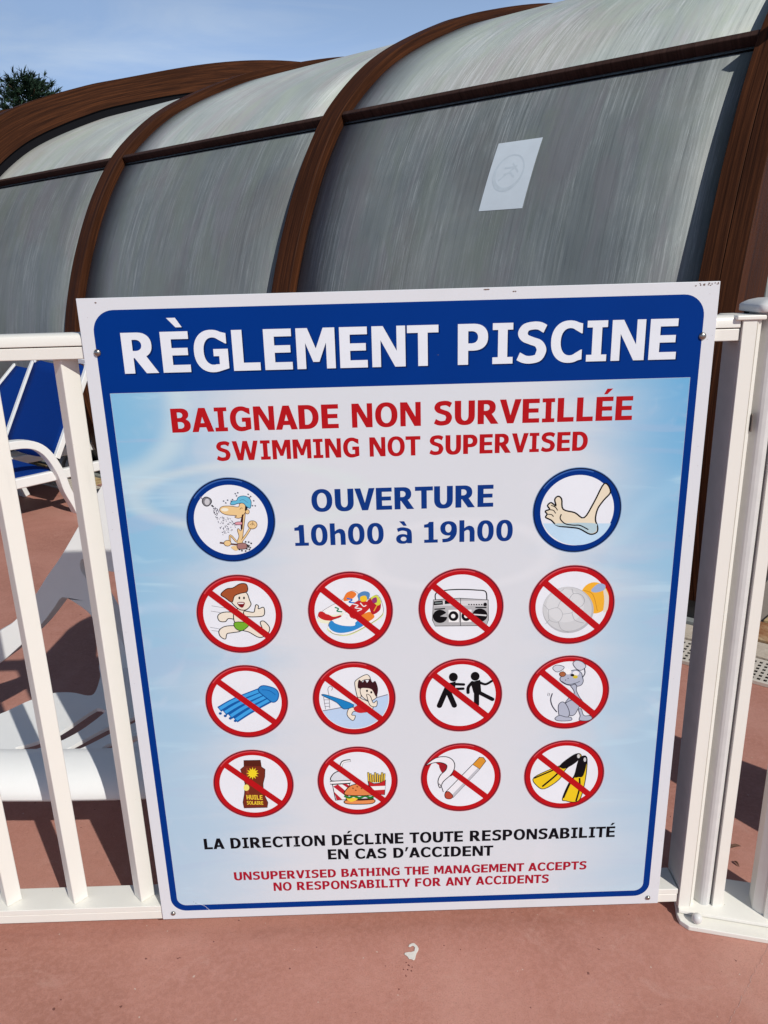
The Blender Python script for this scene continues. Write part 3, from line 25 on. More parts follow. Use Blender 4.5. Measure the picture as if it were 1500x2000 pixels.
('dog','no dogs pictogram with a sitting grey cartoon dog','no',(0.29485,0.52458),0.07528,[('l',(62,64,78),0.00226,[(0.27634,0.48472),(0.26765,0.4973),(0.26391,0.51156),(0.26657,0.52424)]),('l',(62,64,78),0.0009,[(0.25796,0.51944),(0.25884,0.52579)]),('l',(62,64,78),0.0009,[(0.26058,0.51871),(0.2618,0.52505)]),('o',(196,200,210),(62,64,78),0.00113,[(0.26506,0.57594),(0.27206,0.58192),(0.2856,0.57798),(0.28199,0.57137),(0.27264,0.56794)]),('o',(170,176,192),(62,64,78),0.00136,[(0.29849,0.5409),(0.31032,0.54048),(0.31032,0.52907),(0.31668,0.51483),(0.32227,0.50502),(0.30717,0.50105),(0.29127,0.50162),(0.29771,0.51421),(0.30637,0.52221),(0.30461,0.53054)]),('o',(170,176,192),(62,64,78),0.00136,[(0.29014,0.50166),(0.30673,0.51006),(0.32078,0.50546),(0.3146,0.48854),(0.30962,0.47874),(0.30153,0.47643),(0.28292,0.48514)]),('o',(170,176,192),(62,64,78),0.00136,[(0.27956,0.48396),(0.2789,0.49948),(0.28542,0.50593),(0.29268,0.50054),(0.29944,0.48455),(0.29733,0.47359),(0.2834,0.47409)]),('o',(170,176,192),(62,64,78),0.00124,[(0.27327,0.47093),(0.28097,0.47768),(0.29251,0.47415),(0.30307,0.47273),(0.30338,0.4662),(0.28147,0.46594)]),('o',(170,176,192),(62,64,78),0.00124,[(0.31889,0.46669),(0.32002,0.47577),(0.31631,0.48848),(0.32136,0.48959),(0.32686,0.47579),(0.3383,0.47512),(0.3423,0.46873),(0.33295,0.46436)]),('o',(196,200,210),(62,64,78),0.00124,[(0.30146,0.58439),(0.3073,0.59002),(0.31861,0.58653),(0.32511,0.57737),(0.31722,0.57016),(0.30813,0.57321)]),('o',(170,176,192),(62,64,78),0.00136,[(0.28005,0.55666),(0.28849,0.56327),(0.29828,0.56918),(0.30825,0.57096),(0.3175,0.56477),(0.31994,0.55654),(0.32197,0.54766),(0.31878,0.53994),(0.31102,0.53768),(0.30741,0.54248),(0.29967,0.53984),(0.28942,0.54273),(0.28034,0.55011)]),('f',(235,235,240),[(0.28579,0.57373),(0.29476,0.57268),(0.29972,0.56701),(0.29357,0.56221),(0.28551,0.5675)]),('f',(226,226,232),[(0.31351,0.56403),(0.3133,0.56257),(0.31254,0.56127),(0.3113,0.56026),(0.30971,0.55963),(0.30792,0.55946),(0.30611,0.55976),(0.30445,0.56049),(0.30311,0.56159),(0.30221,0.56295),(0.30186,0.56443),(0.30207,0.5659),(0.30284,0.56719),(0.30407,0.5682),(0.30566,0.56882),(0.30745,0.56899),(0.30926,0.5687),(0.31092,0.56797),(0.31226,0.56687),(0.31315,0.56551)]),('f',(204,184,60),[(0.31141,0.55683),(0.31124,0.55575),(0.31066,0.55479),(0.3097,0.55404),(0.30847,0.55359),(0.30709,0.55346),(0.3057,0.55368),(0.30442,0.55423),(0.30339,0.55504),(0.30271,0.55605),(0.30243,0.55714),(0.3026,0.55822),(0.30319,0.55918),(0.30415,0.55993),(0.30537,0.56038),(0.30675,0.56051),(0.30814,0.56029),(0.30942,0.55974),(0.31045,0.55893),(0.31114,0.55793)]),('f',(18,16,20),[(0.30507,0.56056),(0.30493,0.55979),(0.30445,0.55911),(0.30369,0.55858),(0.3027,0.55826),(0.3016,0.55817),(0.30048,0.55834),(0.29947,0.55873),(0.29865,0.55931),(0.2981,0.56003),(0.29789,0.56081),(0.29803,0.56158),(0.29851,0.56226),(0.29927,0.56279),(0.30026,0.56311),(0.30136,0.5632),(0.30247,0.56304),(0.30349,0.56265),(0.30431,0.56206),(0.30485,0.56135)]),('o',(160,96,62),(70,36,24),0.00102,[(0.28906,0.56312),(0.28885,0.56158),(0.28812,0.56021),(0.28693,0.55914),(0.2854,0.55848),(0.28368,0.55829),(0.28193,0.5586),(0.28034,0.55937),(0.27905,0.56052),(0.2782,0.56195),(0.27786,0.56351),(0.27806,0.56505),(0.2788,0.56642),(0.27999,0.56749),(0.28152,0.56814),(0.28324,0.56833),(0.28498,0.56802),(0.28657,0.56726),(0.28786,0.56611),(0.28871,0.56468)]),('l',(62,64,78),0.00102,[(0.2824,0.54903),(0.29394,0.54207),(0.30844,0.54434),(0.31556,0.54788)]),('f',(62,64,78),[(0.29484,0.55426),(0.29481,0.55395),(0.29469,0.55368),(0.29451,0.55346),(0.29426,0.55333),(0.29399,0.55329),(0.29371,0.55335),(0.29345,0.5535),(0.29324,0.55373),(0.2931,0.55401),(0.29304,0.55433),(0.29307,0.55463),(0.29319,0.55491),(0.29337,0.55513),(0.29362,0.55526),(0.29389,0.5553),(0.29417,0.55524),(0.29443,0.55509),(0.29464,0.55486),(0.29478,0.55458)]),('f',(62,64,78),[(0.2905,0.55102),(0.29047,0.55071),(0.29036,0.55043),(0.29017,0.55021),(0.28993,0.55008),(0.28965,0.55004),(0.28937,0.5501),(0.28911,0.55025),(0.2889,0.55048),(0.28876,0.55076),(0.28871,0.55108),(0.28874,0.55139),(0.28885,0.55167),(0.28904,0.55188),(0.28928,0.55202),(0.28956,0.55206),(0.28984,0.552),(0.2901,0.55184),(0.2903,0.55161),(0.29044,0.55133)]),('l',(62,64,78),0.00158,[(0.32258,0.57459),(0.32426,0.56391),(0.32023,0.55527)])],[]),
('oil','no sun oil pictogram with a brown bottle','no',(-0.29363,0.34895),0.07526,[('q',(112,44,30),(40,20,14),0.00108,[(-0.30798,0.40208),(-0.27662,0.40155),(-0.27607,0.38707),(-0.2695,0.38115),(-0.27118,0.36536),(-0.27558,0.34956),(-0.27612,0.32706),(-0.26939,0.30669),(-0.27127,0.29565),(-0.31597,0.29605),(-0.31683,0.30914),(-0.31255,0.32844),(-0.30967,0.35084),(-0.31299,0.37009),(-0.31573,0.38286),(-0.30851,0.38891)]),('p',(84,34,24),[(-0.3075,0.40144),(-0.2772,0.40095),(-0.27678,0.38836),(-0.30792,0.38951)]),('p',(140,62,40),[(-0.30473,0.38561),(-0.30151,0.38549),(-0.30385,0.32811),(-0.30874,0.3283)]),('p',(236,206,40),[(-0.28172,0.37274),(-0.28722,0.37089),(-0.28383,0.36583),(-0.28923,0.3674),(-0.28856,0.36088),(-0.29241,0.36546),(-0.29464,0.35922),(-0.2959,0.36559),(-0.30044,0.36132),(-0.29876,0.36776),(-0.30438,0.36659),(-0.30023,0.37137),(-0.30541,0.37362),(-0.29991,0.37546),(-0.30328,0.38051),(-0.29789,0.37894),(-0.29855,0.38542),(-0.29472,0.38087),(-0.2925,0.38705),(-0.29124,0.38074),(-0.28673,0.38498),(-0.28838,0.37858),(-0.28279,0.37974),(-0.28691,0.37498)]),('f',(240,220,120),[(-0.30225,0.34158),(-0.30269,0.33941),(-0.30361,0.33748),(-0.30494,0.33596),(-0.30653,0.33501),(-0.30823,0.33473),(-0.30988,0.33514),(-0.31131,0.3362),(-0.31239,0.33781),(-0.313,0.3398),(-0.31309,0.34199),(-0.31265,0.34416),(-0.31172,0.34609),(-0.3104,0.3476),(-0.30881,0.34854),(-0.30711,0.34882),(-0.30547,0.34842),(-0.30404,0.34736),(-0.30296,0.34576),(-0.30235,0.34377)]),('T',(232,196,60),'HUILE',(-0.30922,0.31536),(-0.27875,0.31355),0.01034),('T',(232,196,60),'SOLAIRE',(-0.30958,0.30398),(-0.27848,0.30214),0.00812)],[]),
('food','no food pictogram with a burger,a striped cup and chips','no',(-0.09644,0.34852),0.07547,[('l',(18,16,20),0.00543,[(-0.12805,0.36956),(-0.1239,0.39089),(-0.10812,0.39471)]),('l',(232,232,236),0.00299,[(-0.12805,0.36956),(-0.12339,0.39025),(-0.10868,0.39411)]),('o',(206,210,216),(18,16,20),0.0019,[(-0.14595,0.3511),(-0.14173,0.36625),(-0.12794,0.37209),(-0.11474,0.36398),(-0.10984,0.35039)]),('q',(232,232,236),(18,16,20),0.00163,[(-0.149,0.34994),(-0.10982,0.35103),(-0.11006,0.34463),(-0.14821,0.3435)]),('q',(236,236,238),(18,16,20),0.0019,[(-0.14444,0.34272),(-0.11175,0.34341),(-0.11861,0.30812),(-0.14004,0.30698)]),('p',(178,34,48),[(-0.14356,0.33818),(-0.1341,0.34265),(-0.11427,0.32094),(-0.11574,0.31126)]),('p',(178,34,48),[(-0.12593,0.34266),(-0.11775,0.343),(-0.11248,0.33862),(-0.11355,0.33222)]),('p',(178,34,48),[(-0.14243,0.32686),(-0.12737,0.30845),(-0.13837,0.30757),(-0.13967,0.31542)]),('l',(18,16,20),0.0038,[(-0.0752,0.34525),(-0.0758,0.36761)]),('l',(226,190,62),0.00217,[(-0.0752,0.34525),(-0.07583,0.36666)]),('l',(18,16,20),0.0038,[(-0.07113,0.3451),(-0.07149,0.36491)]),('l',(226,190,62),0.00217,[(-0.07113,0.3451),(-0.07152,0.36396)]),('l',(18,16,20),0.0038,[(-0.06705,0.34495),(-0.06718,0.3622)]),('l',(226,190,62),0.00217,[(-0.06705,0.34495),(-0.06721,0.36125)]),('l',(18,16,20),0.0038,[(-0.06297,0.34479),(-0.06264,0.36712)]),('l',(226,190,62),0.00217,[(-0.06297,0.34479),(-0.06267,0.36617)]),('l',(18,16,20),0.0038,[(-0.05889,0.34464),(-0.05833,0.36442)]),('l',(226,190,62),0.00217,[(-0.05889,0.34464),(-0.05836,0.36347)]),('l',(18,16,20),0.0038,[(-0.05481,0.34449),(-0.05401,0.36171)]),('l',(226,190,62),0.00217,[(-0.05481,0.34449),(-0.05404,0.36076)]),('l',(18,16,20),0.0038,[(-0.05073,0.34433),(-0.04948,0.36663)]),('l',(226,190,62),0.00217,[(-0.05073,0.34433),(-0.04951,0.36568)]),('l',(18,16,20),0.0038,[(-0.04665,0.34418),(-0.04516,0.36393)]),('l',(226,190,62),0.00217,[(-0.04665,0.34418),(-0.04519,0.36298)]),('q',(184,36,42),(18,16,20),0.00136,[(-0.07673,0.34851),(-0.06604,0.34234),(-0.05512,0.34289),(-0.04351,0.34983),(-0.04599,0.31642),(-0.07274,0.31937)]),('p',(236,236,238),[(-0.0744,0.33623),(-0.04439,0.33639),(-0.04515,0.32803),(-0.07359,0.32717)]),('o',(222,140,84),(18,16,20),0.00163,[(-0.12007,0.29904),(-0.12143,0.30627),(-0.09447,0.3085),(-0.06656,0.30614),(-0.06956,0.29777),(-0.09488,0.29677)]),('l',(58,28,22),0.00435,[(-0.12045,0.31014),(-0.09451,0.3072),(-0.06705,0.30811)]),('f',(236,196,60),[(-0.11897,0.31269),(-0.09716,0.30991),(-0.11115,0.30262)]),('l',(40,120,52),0.00462,[(-0.12292,0.31673),(-0.1135,0.31248),(-0.10515,0.31606),(-0.09438,0.3111),(-0.08328,0.31523),(-0.07382,0.31097),(-0.06577,0.31457)]),('o',(216,132,76),(18,16,20),0.00163,[(-0.12196,0.31994),(-0.11765,0.33206),(-0.10834,0.34007),(-0.09326,0.34272),(-0.07652,0.33824),(-0.06807,0.3289),(-0.06512,0.31779),(-0.09419,0.31629)]),('d',(110,60,30),0.00244,[(-0.10714,0.33437),(-0.10458,0.33272)]),('d',(110,60,30),0.00244,[(-0.09885,0.33727),(-0.09629,0.33563)]),('d',(110,60,30),0.00244,[(-0.09081,0.33311),(-0.08825,0.33147)]),('d',(110,60,30),0.00244,[(-0.10187,0.32933),(-0.09931,0.32769)]),('d',(110,60,30),0.00244,[(-0.08393,0.3351),(-0.08136,0.33346)])],[]),
('smoking','no smoking pictogram with a lit cigarette','no',(0.09952,0.34885),0.07546,[('q',(226,226,230),(18,16,20),0.00136,[(0.12178,0.3774),(0.13545,0.36675),(0.08448,0.30432),(0.06966,0.31658)]),('p',(182,184,190),[(0.13162,0.36943),(0.13545,0.36675),(0.08448,0.30432),(0.08008,0.30774)]),('q',(208,142,50),(18,16,20),0.00136,[(0.12178,0.3774),(0.1346,0.393),(0.14191,0.39179),(0.14661,0.38406),(0.13545,0.36675)]),('o',(172,72,54),(80,30,24),0.00136,[(0.0691,0.31401),(0.07569,0.31895),(0.08448,0.30823),(0.07953,0.3019),(0.07073,0.30419)])],[('f',(150,30,40),[(0.05813,0.37849),(0.07357,0.38266),(0.08388,0.3553),(0.06755,0.35591)]),('o',(226,226,232),(18,16,20),0.00163,[(0.03296,0.37847),(0.05145,0.39386),(0.07088,0.39629),(0.08384,0.38858),(0.08792,0.37422),(0.08115,0.357),(0.06616,0.34156),(0.05983,0.32731),(0.05607,0.34194),(0.06076,0.35616),(0.07084,0.36693),(0.07248,0.37796),(0.06086,0.38407),(0.04598,0.38336)]),('l',(18,16,20),0.00136,[(0.05795,0.33705),(0.06257,0.33043),(0.0661,0.31802)])]),
('fins','no flippers pictogram with a pair of yellow and black fins','no',(0.296,0.3478),0.07566,[('o',(224,190,34),(18,16,20),0.00164,[(0.23837,0.34378),(0.27418,0.36351),(0.2902,0.37054),(0.31366,0.39114),(0.32384,0.39328),(0.32487,0.3838),(0.29932,0.36131),(0.28672,0.33748),(0.25954,0.31785),(0.24416,0.32619)]),('f',(18,16,20),[(0.28699,0.36939),(0.30571,0.38765),(0.31944,0.39469),(0.3253,0.38599),(0.31459,0.37217),(0.2955,0.36145)]),('l',(18,16,20),0.00301,[(0.23896,0.34247),(0.27035,0.35729),(0.28767,0.36619)]),('l',(18,16,20),0.00356,[(0.25523,0.32319),(0.27767,0.34487),(0.29065,0.36036)]),('f',(200,200,200),[(0.3241,0.38824),(0.32404,0.38688),(0.32371,0.38566),(0.32316,0.3847),(0.32244,0.3841),(0.32161,0.38392),(0.32076,0.38417),(0.31997,0.38482),(0.31932,0.38582),(0.31887,0.38707),(0.31867,0.38844),(0.31874,0.38979),(0.31906,0.39101),(0.31961,0.39196),(0.32034,0.39256),(0.32116,0.39275),(0.32201,0.3925),(0.3228,0.39185),(0.32345,0.39085),(0.3239,0.3896)]),('o',(224,190,34),(18,16,20),0.00164,[(0.29494,0.29372),(0.30527,0.32712),(0.31583,0.34665),(0.32189,0.37823),(0.33058,0.38863),(0.33804,0.38079),(0.33715,0.33623),(0.32998,0.29435),(0.31881,0.28561),(0.30207,0.28887)]),('f',(18,16,20),[(0.31596,0.34408),(0.32138,0.37762),(0.33056,0.38894),(0.33808,0.38016),(0.33284,0.34538),(0.32372,0.34187)]),('l',(18,16,20),0.00328,[(0.29679,0.29561),(0.30723,0.32608),(0.31596,0.34408)]),('l',(18,16,20),0.00328,[(0.32148,0.28747),(0.32689,0.31725),(0.32574,0.33987)]),('f',(200,200,200),[(0.33618,0.38023),(0.33613,0.37877),(0.33586,0.37746),(0.33537,0.37642),(0.33472,0.37577),(0.33398,0.37557),(0.33321,0.37583),(0.33249,0.37653),(0.33189,0.3776),(0.33148,0.37894),(0.33128,0.38041),(0.33132,0.38187),(0.3316,0.38318),(0.33209,0.38421),(0.33273,0.38485),(0.33348,0.38506),(0.33425,0.3848),(0.33496,0.3841),(0.33556,0.38303),(0.33598,0.3817)])],[])]


# ------------------------------------------------------------------ camera, sky, sun, exposure
cam = bpy.data.cameras.new('camera'); camo = bpy.data.objects.new('camera', cam); sc.collection.objects.link(camo)
cam.sensor_fit = 'VERTICAL'; cam.sensor_height = 36.0; cam.lens = 1490/2000*36
cam.clip_start = .02; cam.clip_end = 2000
_R, _U, _F = [Vector(CAM[k]) for k in 'RUF']
camo.matrix_world = Matrix(((_R.x,_U.x,-_F.x,CAM['loc'][0]),(_R.y,_U.y,-_F.y,CAM['loc'][1]),(_R.z,_U.z,-_F.z,CAM['loc'][2]),(0,0,0,1)))
sc.camera = camo
SUN_EL = math.radians(40.5)
sun_dir = Vector((.56*math.cos(SUN_EL), -.83*math.cos(SUN_EL), math.sin(SUN_EL))).normalized()
w = bpy.data.worlds.new('World'); sc.world = w; w.use_nodes = True
nt = w.node_tree; nt.nodes.clear()
wo = nt.nodes.new('ShaderNodeOutputWorld'); bg = nt.nodes.new('ShaderNodeBackground'); sky = nt.nodes.new('ShaderNodeTexSky')
sky.sky_type = 'NISHITA'; sky.sun_disc = False; sky.sun_elevation = SUN_EL; sky.sun_rotation = math.atan2(.56, -.83)
sky.dust_density = 0.35; sky.ozone_density = 2.2; sky.air_density = 1.0
bg.inputs[1].default_value = .075
tc = nt.nodes.new('ShaderNodeTexCoord'); mp = nt.nodes.new('ShaderNodeMapping'); mp.inputs['Scale'].default_value = (1.2, 1.2, 5)
cn = nt.nodes.new('ShaderNodeTexNoise'); cn.inputs['Scale'].default_value = 1.6; cn.inputs['Detail'].default_value = 7; cn.inputs['Roughness'].default_value = .30; cn.inputs['Distortion'].default_value = .6
cr = nt.nodes.new('ShaderNodeMapRange'); cr.inputs[1].default_value = .30; cr.inputs[2].default_value = .80; cr.inputs[3].default_value = .58; cr.inputs[4].default_value = .80
mx = nt.nodes.new('ShaderNodeMix'); mx.data_type = 'RGBA'; 
c2 = nt.nodes.new('ShaderNodeTexNoise'); c2.inputs['Scale'].default_value = 2.6; c2.inputs['Detail'].default_value = 8; c2.inputs['Roughness'].default_value = .6; c2.inputs['Distortion'].default_value = 1.2
m2 = nt.nodes.new('ShaderNodeMapping'); m2.inputs['Scale'].default_value = (1, 1.4, 4.5)
r2 = nt.nodes.new('ShaderNodeMapRange'); r2.inputs[1].default_value = .42; r2.inputs[2].default_value = .72; r2.inputs[3].default_value = 0; r2.inputs[4].default_value = 1
cm = nt.nodes.new('ShaderNodeMix'); cm.data_type = 'RGBA'; cm.inputs[6].default_value = (7.9, 11.4, 17.9, 1); cm.inputs[7].default_value = (11.2, 14.0, 18.6, 1)
nt.links.new(tc.outputs['Generated'], m2.inputs[0]); nt.links.new(m2.outputs[0], c2.inputs[0]); nt.links.new(c2.outputs[0], r2.inputs[0]); nt.links.new(r2.outputs[0], cm.inputs[0]); nt.links.new(cm.outputs[2], mx.inputs[7])
nt.links.new(tc.outputs['Generated'], mp.inputs[0]); nt.links.new(mp.outputs[0], cn.inputs[0]); nt.links.new(cn.outputs[0], cr.inputs[0])
# haze is thick low over the horizon and thins out towards the zenith, like the pale sky in the photograph
sp_ = nt.nodes.new('ShaderNodeSeparateXYZ'); hz = nt.nodes.new('ShaderNodeMapRange'); hz.interpolation_type = 'SMOOTHSTEP'
for i_, v_ in enumerate((.20, .52, 1.0, .04)): hz.inputs[i_+1].default_value = v_
hm = nt.nodes.new('ShaderNodeMath'); hm.operation = 'MULTIPLY'
nt.links.new(tc.outputs['Generated'], sp_.inputs[0]); nt.links.new(sp_.outputs[2], hz.inputs[0]); nt.links.new(hz.outputs[0], hm.inputs[0]); nt.links.new(cr.outputs[0], hm.inputs[1])
nt.links.new(hm.outputs[0], mx.inputs[0]); nt.links.new(sky.outputs[0], mx.inputs[6]); nt.links.new(mx.outputs[2], bg.inputs[0]); nt.links.new(bg.outputs[0], wo.inputs[0])
sl = bpy.data.lights.new('sun', 'SUN'); so = bpy.data.objects.new('sun', sl); sc.collection.objects.link(so)
sl.energy = 4.95; sl.angle = math.radians(.55); sl.color = (1, .97, .90)
so.rotation_euler = sun_dir.to_track_quat('Z', 'Y').to_euler()
sc.view_settings.view_transform = 'Standard'; sc.view_settings.look = 'None'; sc.view_settings.gamma = 1; sc.view_settings.exposure = -.46
sc.view_settings.use_curve_mapping = False

# ------------------------------------------------------------------ helpers
def tag(o, label=None, cat=None, group=None, kind=None):
    if label: o['label'] = label
    if cat: o['category'] = cat
    if group: o['group'] = group
    if kind: o['kind'] = kind
    return o
def empty(name, loc=(0,0,0)):
    o = bpy.data.objects.new(name, None); sc.collection.objects.link(o); o.location = loc; o.empty_display_size = .1
    return o
def link(name, me, parent=None):
    o = bpy.data.objects.new(name, me); sc.collection.objects.link(o)
    if parent:
        o.parent = parent; o.matrix_parent_inverse = parent.matrix_basis.inverted() if parent.parent is None else Matrix.Identity(4)
        if parent.parent is not None:
            o.matrix_parent_inverse = (parent.matrix_parent_inverse.inverted() if False else parent_world(parent).inverted())
    return o
def parent_world(o):
    m = o.matrix_basis.copy()
    if o.parent: m = parent_world(o.parent) @ o.matrix_parent_inverse @ m
    return m
def mesh(name, vs, fs, mats, parent=None, smooth=False, mi=None, uv=None):
    me = bpy.data.meshes.new(name); me.from_pydata([tuple(v) for v in vs], [], fs)
    if not isinstance(mats, (list, tuple)): mats = [mats]
    for m in mats: me.materials.append(m)
    if mi: me.polygons.foreach_set('material_index', mi)
    if smooth is True: me.polygons.foreach_set('use_smooth', [True]*len(me.polygons))
    if uv:
        l = me.uv_layers.new(name='UVMap')
        flat = []
        for p in me.polygons:
            for vi, li in zip(p.vertices, p.loop_indices): flat += list(uv[vi] if not callable(uv) else uv(vi, p.index))
        l.data.foreach_set('uv', flat)
    me.update()
    return link(name, me, parent)
class MB:
    def __init__(s): s.v = []; s.f = []
    def add(s, vs, fs):
        k = len(s.v); s.v += [Vector(v) for v in vs]; s.f += [tuple(i+k for i in f) for f in fs]
    def box(s, a, b, ax=None, org=(0,0,0)):
        x0,y0,z0 = a; x1,y1,z1 = b
        vs = [Vector(q) for q in ((x0,y0,z0),(x1,y0,z0),(x1,y1,z0),(x0,y1,z0),(x0,y0,z1),(x1,y0,z1),(x1,y1,z1),(x0,y1,z1))]
        if ax: vs = [Vector(org)+ax[0]*v.x+ax[1]*v.y+ax[2]*v.z for v in vs]
        s.add(vs, [(0,3,2,1),(4,5,6,7),(0,1,5,4),(1,2,6,5),(2,3,7,6),(3,0,4,7)])
    def prism(s, pts, fn, z0, z1):      # outline pts (2d), fn(a,b,c)->Vector
        n = len(pts); vs = [fn(p[0],p[1],z0) for p in pts]+[fn(p[0],p[1],z1) for p in pts]
        fs = [(i,(i+1)%n,n+(i+1)%n,n+i) for i in range(n)]
        tri = tessellate_polygon([[Vector((p[0],p[1],0)) for p in pts]])
        fs += [tuple(t) for t in tri]+[tuple(n+i for i in reversed(t)) for t in tri]
        s.add(vs, fs)
    def sweep(s, path, sec, closed_ends=True):   # path of Vectors, sec(i)->list of Vectors (absolute)
        rings = [sec(i) for i in range(len(path))]; m = len(rings[0]); k0 = len(s.v)
        for r in rings: s.v += r
        for i in range(len(rings)-1):
            for j in range(m):
                a = k0+i*m+j; b = k0+i*m+(j+1)%m; s.f.append((a,b,b+m,a+m))
        if closed_ends: s.f.append(tuple(k0+j for j in reversed(range(m)))); s.f.append(tuple(k0+(len(rings)-1)*m+j for j in range(m)))
    def tube(s, pts, r, seg=10, sq=None):
        pts = [Vector(p) for p in pts]
        def sec(i):
            t = (pts[min(i+1,len(pts)-1)]-pts[max(i-1,0)]).normalized()
            a = Vector((0,0,1)) if abs(t.z) < .9 else Vector((0,1,0))
            x = t.cross(a).normalized(); y = x.cross(t).normalized()
            rr = r(i) if callable(r) else r
            if sq: return [pts[i]+x*sq[0]*sx+y*sq[1]*sy for sx,sy in ((-.5,-.4),(-.4,-.5),(.4,-.5),(.5,-.4),(.5,.4),(.4,.5),(-.4,.5),(-.5,.4))]
            return [pts[i]+x*rr*math.cos(2*math.pi*k/seg)+y*rr*math.sin(2*math.pi*k/seg) for k in range(seg)]
        s.sweep(pts, sec)
    def build(s, name, mats, parent=None, smooth=False, bevel=0, seg=2, fix=True):
        o = mesh(name, s.v, s.f, mats, parent, smooth)
        if fix:
            import bmesh
            bm = bmesh.new(); bm.from_mesh(o.data); bmesh.ops.recalc_face_normals(bm, faces=bm.faces); bm.to_mesh(o.data); bm.free()
        if bevel:
            b = o.modifiers.new('bevel', 'BEVEL'); b.width = bevel; b.segments = seg; b.limit_method = 'ANGLE'; b.angle_limit = math.radians(35)
            for p in o.data.polygons: p.use_smooth = True
            b.harden_normals = True
        return o
def cat(pts, closed=False, n=6):
    pts = [tuple(p) for p in pts]; N = len(pts); out = []
    rng = range(N) if closed else range(N-1)
    for i in rng:
        p0 = pts[(i-1)%N] if closed or i > 0 else pts[0]; p1 = pts[i]; p2 = pts[(i+1)%N]; p3 = pts[(i+2)%N] if closed or i+2 < N else pts[-1]
        for k in range(n):
            t = k/n; t2 = t*t; t3 = t2*t
            out.append(tuple(.5*((2*b)+(-a+c)*t+(2*a-5*b+4*c-d)*t2+(-a+3*b-3*c+d)*t3) for a,b,c,d in zip(p0,p1,p2,p3)))
    if not closed: out.append(pts[-1])
    return out
def lin(c): return tuple(((v/255)/12.92 if v/255 <= .04045 else ((v/255+.055)/1.055)**2.4) for v in c)

# ------------------------------------------------------------------ materials
def new(name):
    m = bpy.data.materials.new(name); m.use_nodes = True
    return m, m.node_tree, m.node_tree.nodes['Principled BSDF']
class N:
    def __init__(s, nt): s.nt = nt
    def __call__(s, t, **k):
        n = s.nt.nodes.new('ShaderNode'+t)
        for a, v in k.items():
            if a.startswith('i_'):
                key = a[2:]; key = int(key) if key.isdigit() else key
                if hasattr(v, 'node'): s.nt.links.new(v, n.inputs[key])
                else: n.inputs[key].default_value = v
            else: setattr(n, a, v)
        return n
    def noise(s, vec, scale, detail=4, rough=.55, dist=0):
        n = s('TexNoise'); n.inputs['Scale'].default_value = scale; n.inputs['Detail'].default_value = detail; n.inputs['Roughness'].default_value = rough; n.inputs['Distortion'].default_value = dist
        s.nt.links.new(vec, n.inputs['Vector']); return n.outputs[0]
    def ramp(s, fac, stops):
        n = s('ValToRGB'); e = n.color_ramp.elements
        while len(e) < len(stops): e.new(.5)
        for q, (p, c) in zip(e, stops): q.position = p; q.color = (c if len(c) == 4 else tuple(c)+(1,))
        s.nt.links.new(fac, n.inputs[0]); return n.outputs[0]
    def mix(s, fac, a, b, mode='MIX'):
        n = s('Mix', data_type='RGBA', blend_type=mode)
        for v, i in ((fac,0),(a,6),(b,7)):
            if hasattr(v, 'node'): s.nt.links.new(v, n.inputs[i])
            else: n.inputs[i].default_value = v if i == 0 else (tuple(v)+(1,) if len(v) == 3 else v)
        return n.outputs[2]
    def math(s, op, a, b=0, c=0, clamp=False):
        n = s('Math', operation=op); n.use_clamp = clamp
        for i, v in enumerate((a,b,c)):
            if hasattr(v, 'node'): s.nt.links.new(v, n.inputs[i])
            else: n.inputs[i].default_value = v
        return n.outputs[0]
    def rng(s, v, a, b, c=0, d=1, sm=True):
        n = s('MapRange'); n.interpolation_type = 'SMOOTHSTEP' if sm else 'LINEAR'
        s.nt.links.new(v, n.inputs[0])
        for i, q in enumerate((a,b,c,d)): n.inputs[i+1].default_value = q
        return n.outputs[0]
    def bump(s, h, strength, dist, bsdf):
        n = s('Bump'); n.inputs['Strength'].default_value = strength; n.inputs['Distance'].default_value = dist
        s.nt.links.new(h, n.inputs['Height']); s.nt.links.new(n.outputs[0], bsdf.inputs['Normal'])
    def map(s, vec, scale=(1,1,1), loc=(0,0,0)):
        n = s('Mapping'); n.inputs['Scale'].default_value = scale; n.inputs['Location'].default_value = loc
        s.nt.links.new(vec, n.inputs[0]); return n.outputs[0]
def plain(name, c, rough=.5, spec=.5, metal=0, var=.06, vs=30, bump=0):
    m, nt, b = new(name); g = N(nt); co = g('TexCoord').outputs['Object']
    b.inputs['Roughness'].default_value = rough; b.inputs['Specular IOR Level'].default_value = spec; b.inputs['Metallic'].default_value = metal
    nz = g.noise(co, vs, 5, .6)
    lo = tuple(v*(1-var) for v in c); hi = tuple(min(1, v*(1+var)) for v in c)
    nt.links.new(g.ramp(nz, [(.3, lo), (.7, hi)]), b.inputs['Base Color'])
    if bump: g.bump(g.noise(co, vs*8, 3), .3, bump, b)
    return m
_pc = {}
def ink(c):
    c = tuple(c)
    if c in _pc: return _pc[c]
    m, nt, b = new('print_%d_%d_%d' % c); l = tuple(min(.85, v/.93) for v in lin(c))
    g = N(nt); co = g('TexCoord').outputs['Object']
    nz = g.noise(co, 9, 5, .6)
    nt.links.new(g.ramp(nz, [(.3, tuple(v*.96 for v in l)), (.7, tuple(v*1.03 for v in l))]), b.inputs['Base Color'])
    b.inputs['Roughness'].default_value = .5; b.inputs['Specular IOR Level'].default_value = .06
    _pc[c] = m; return m

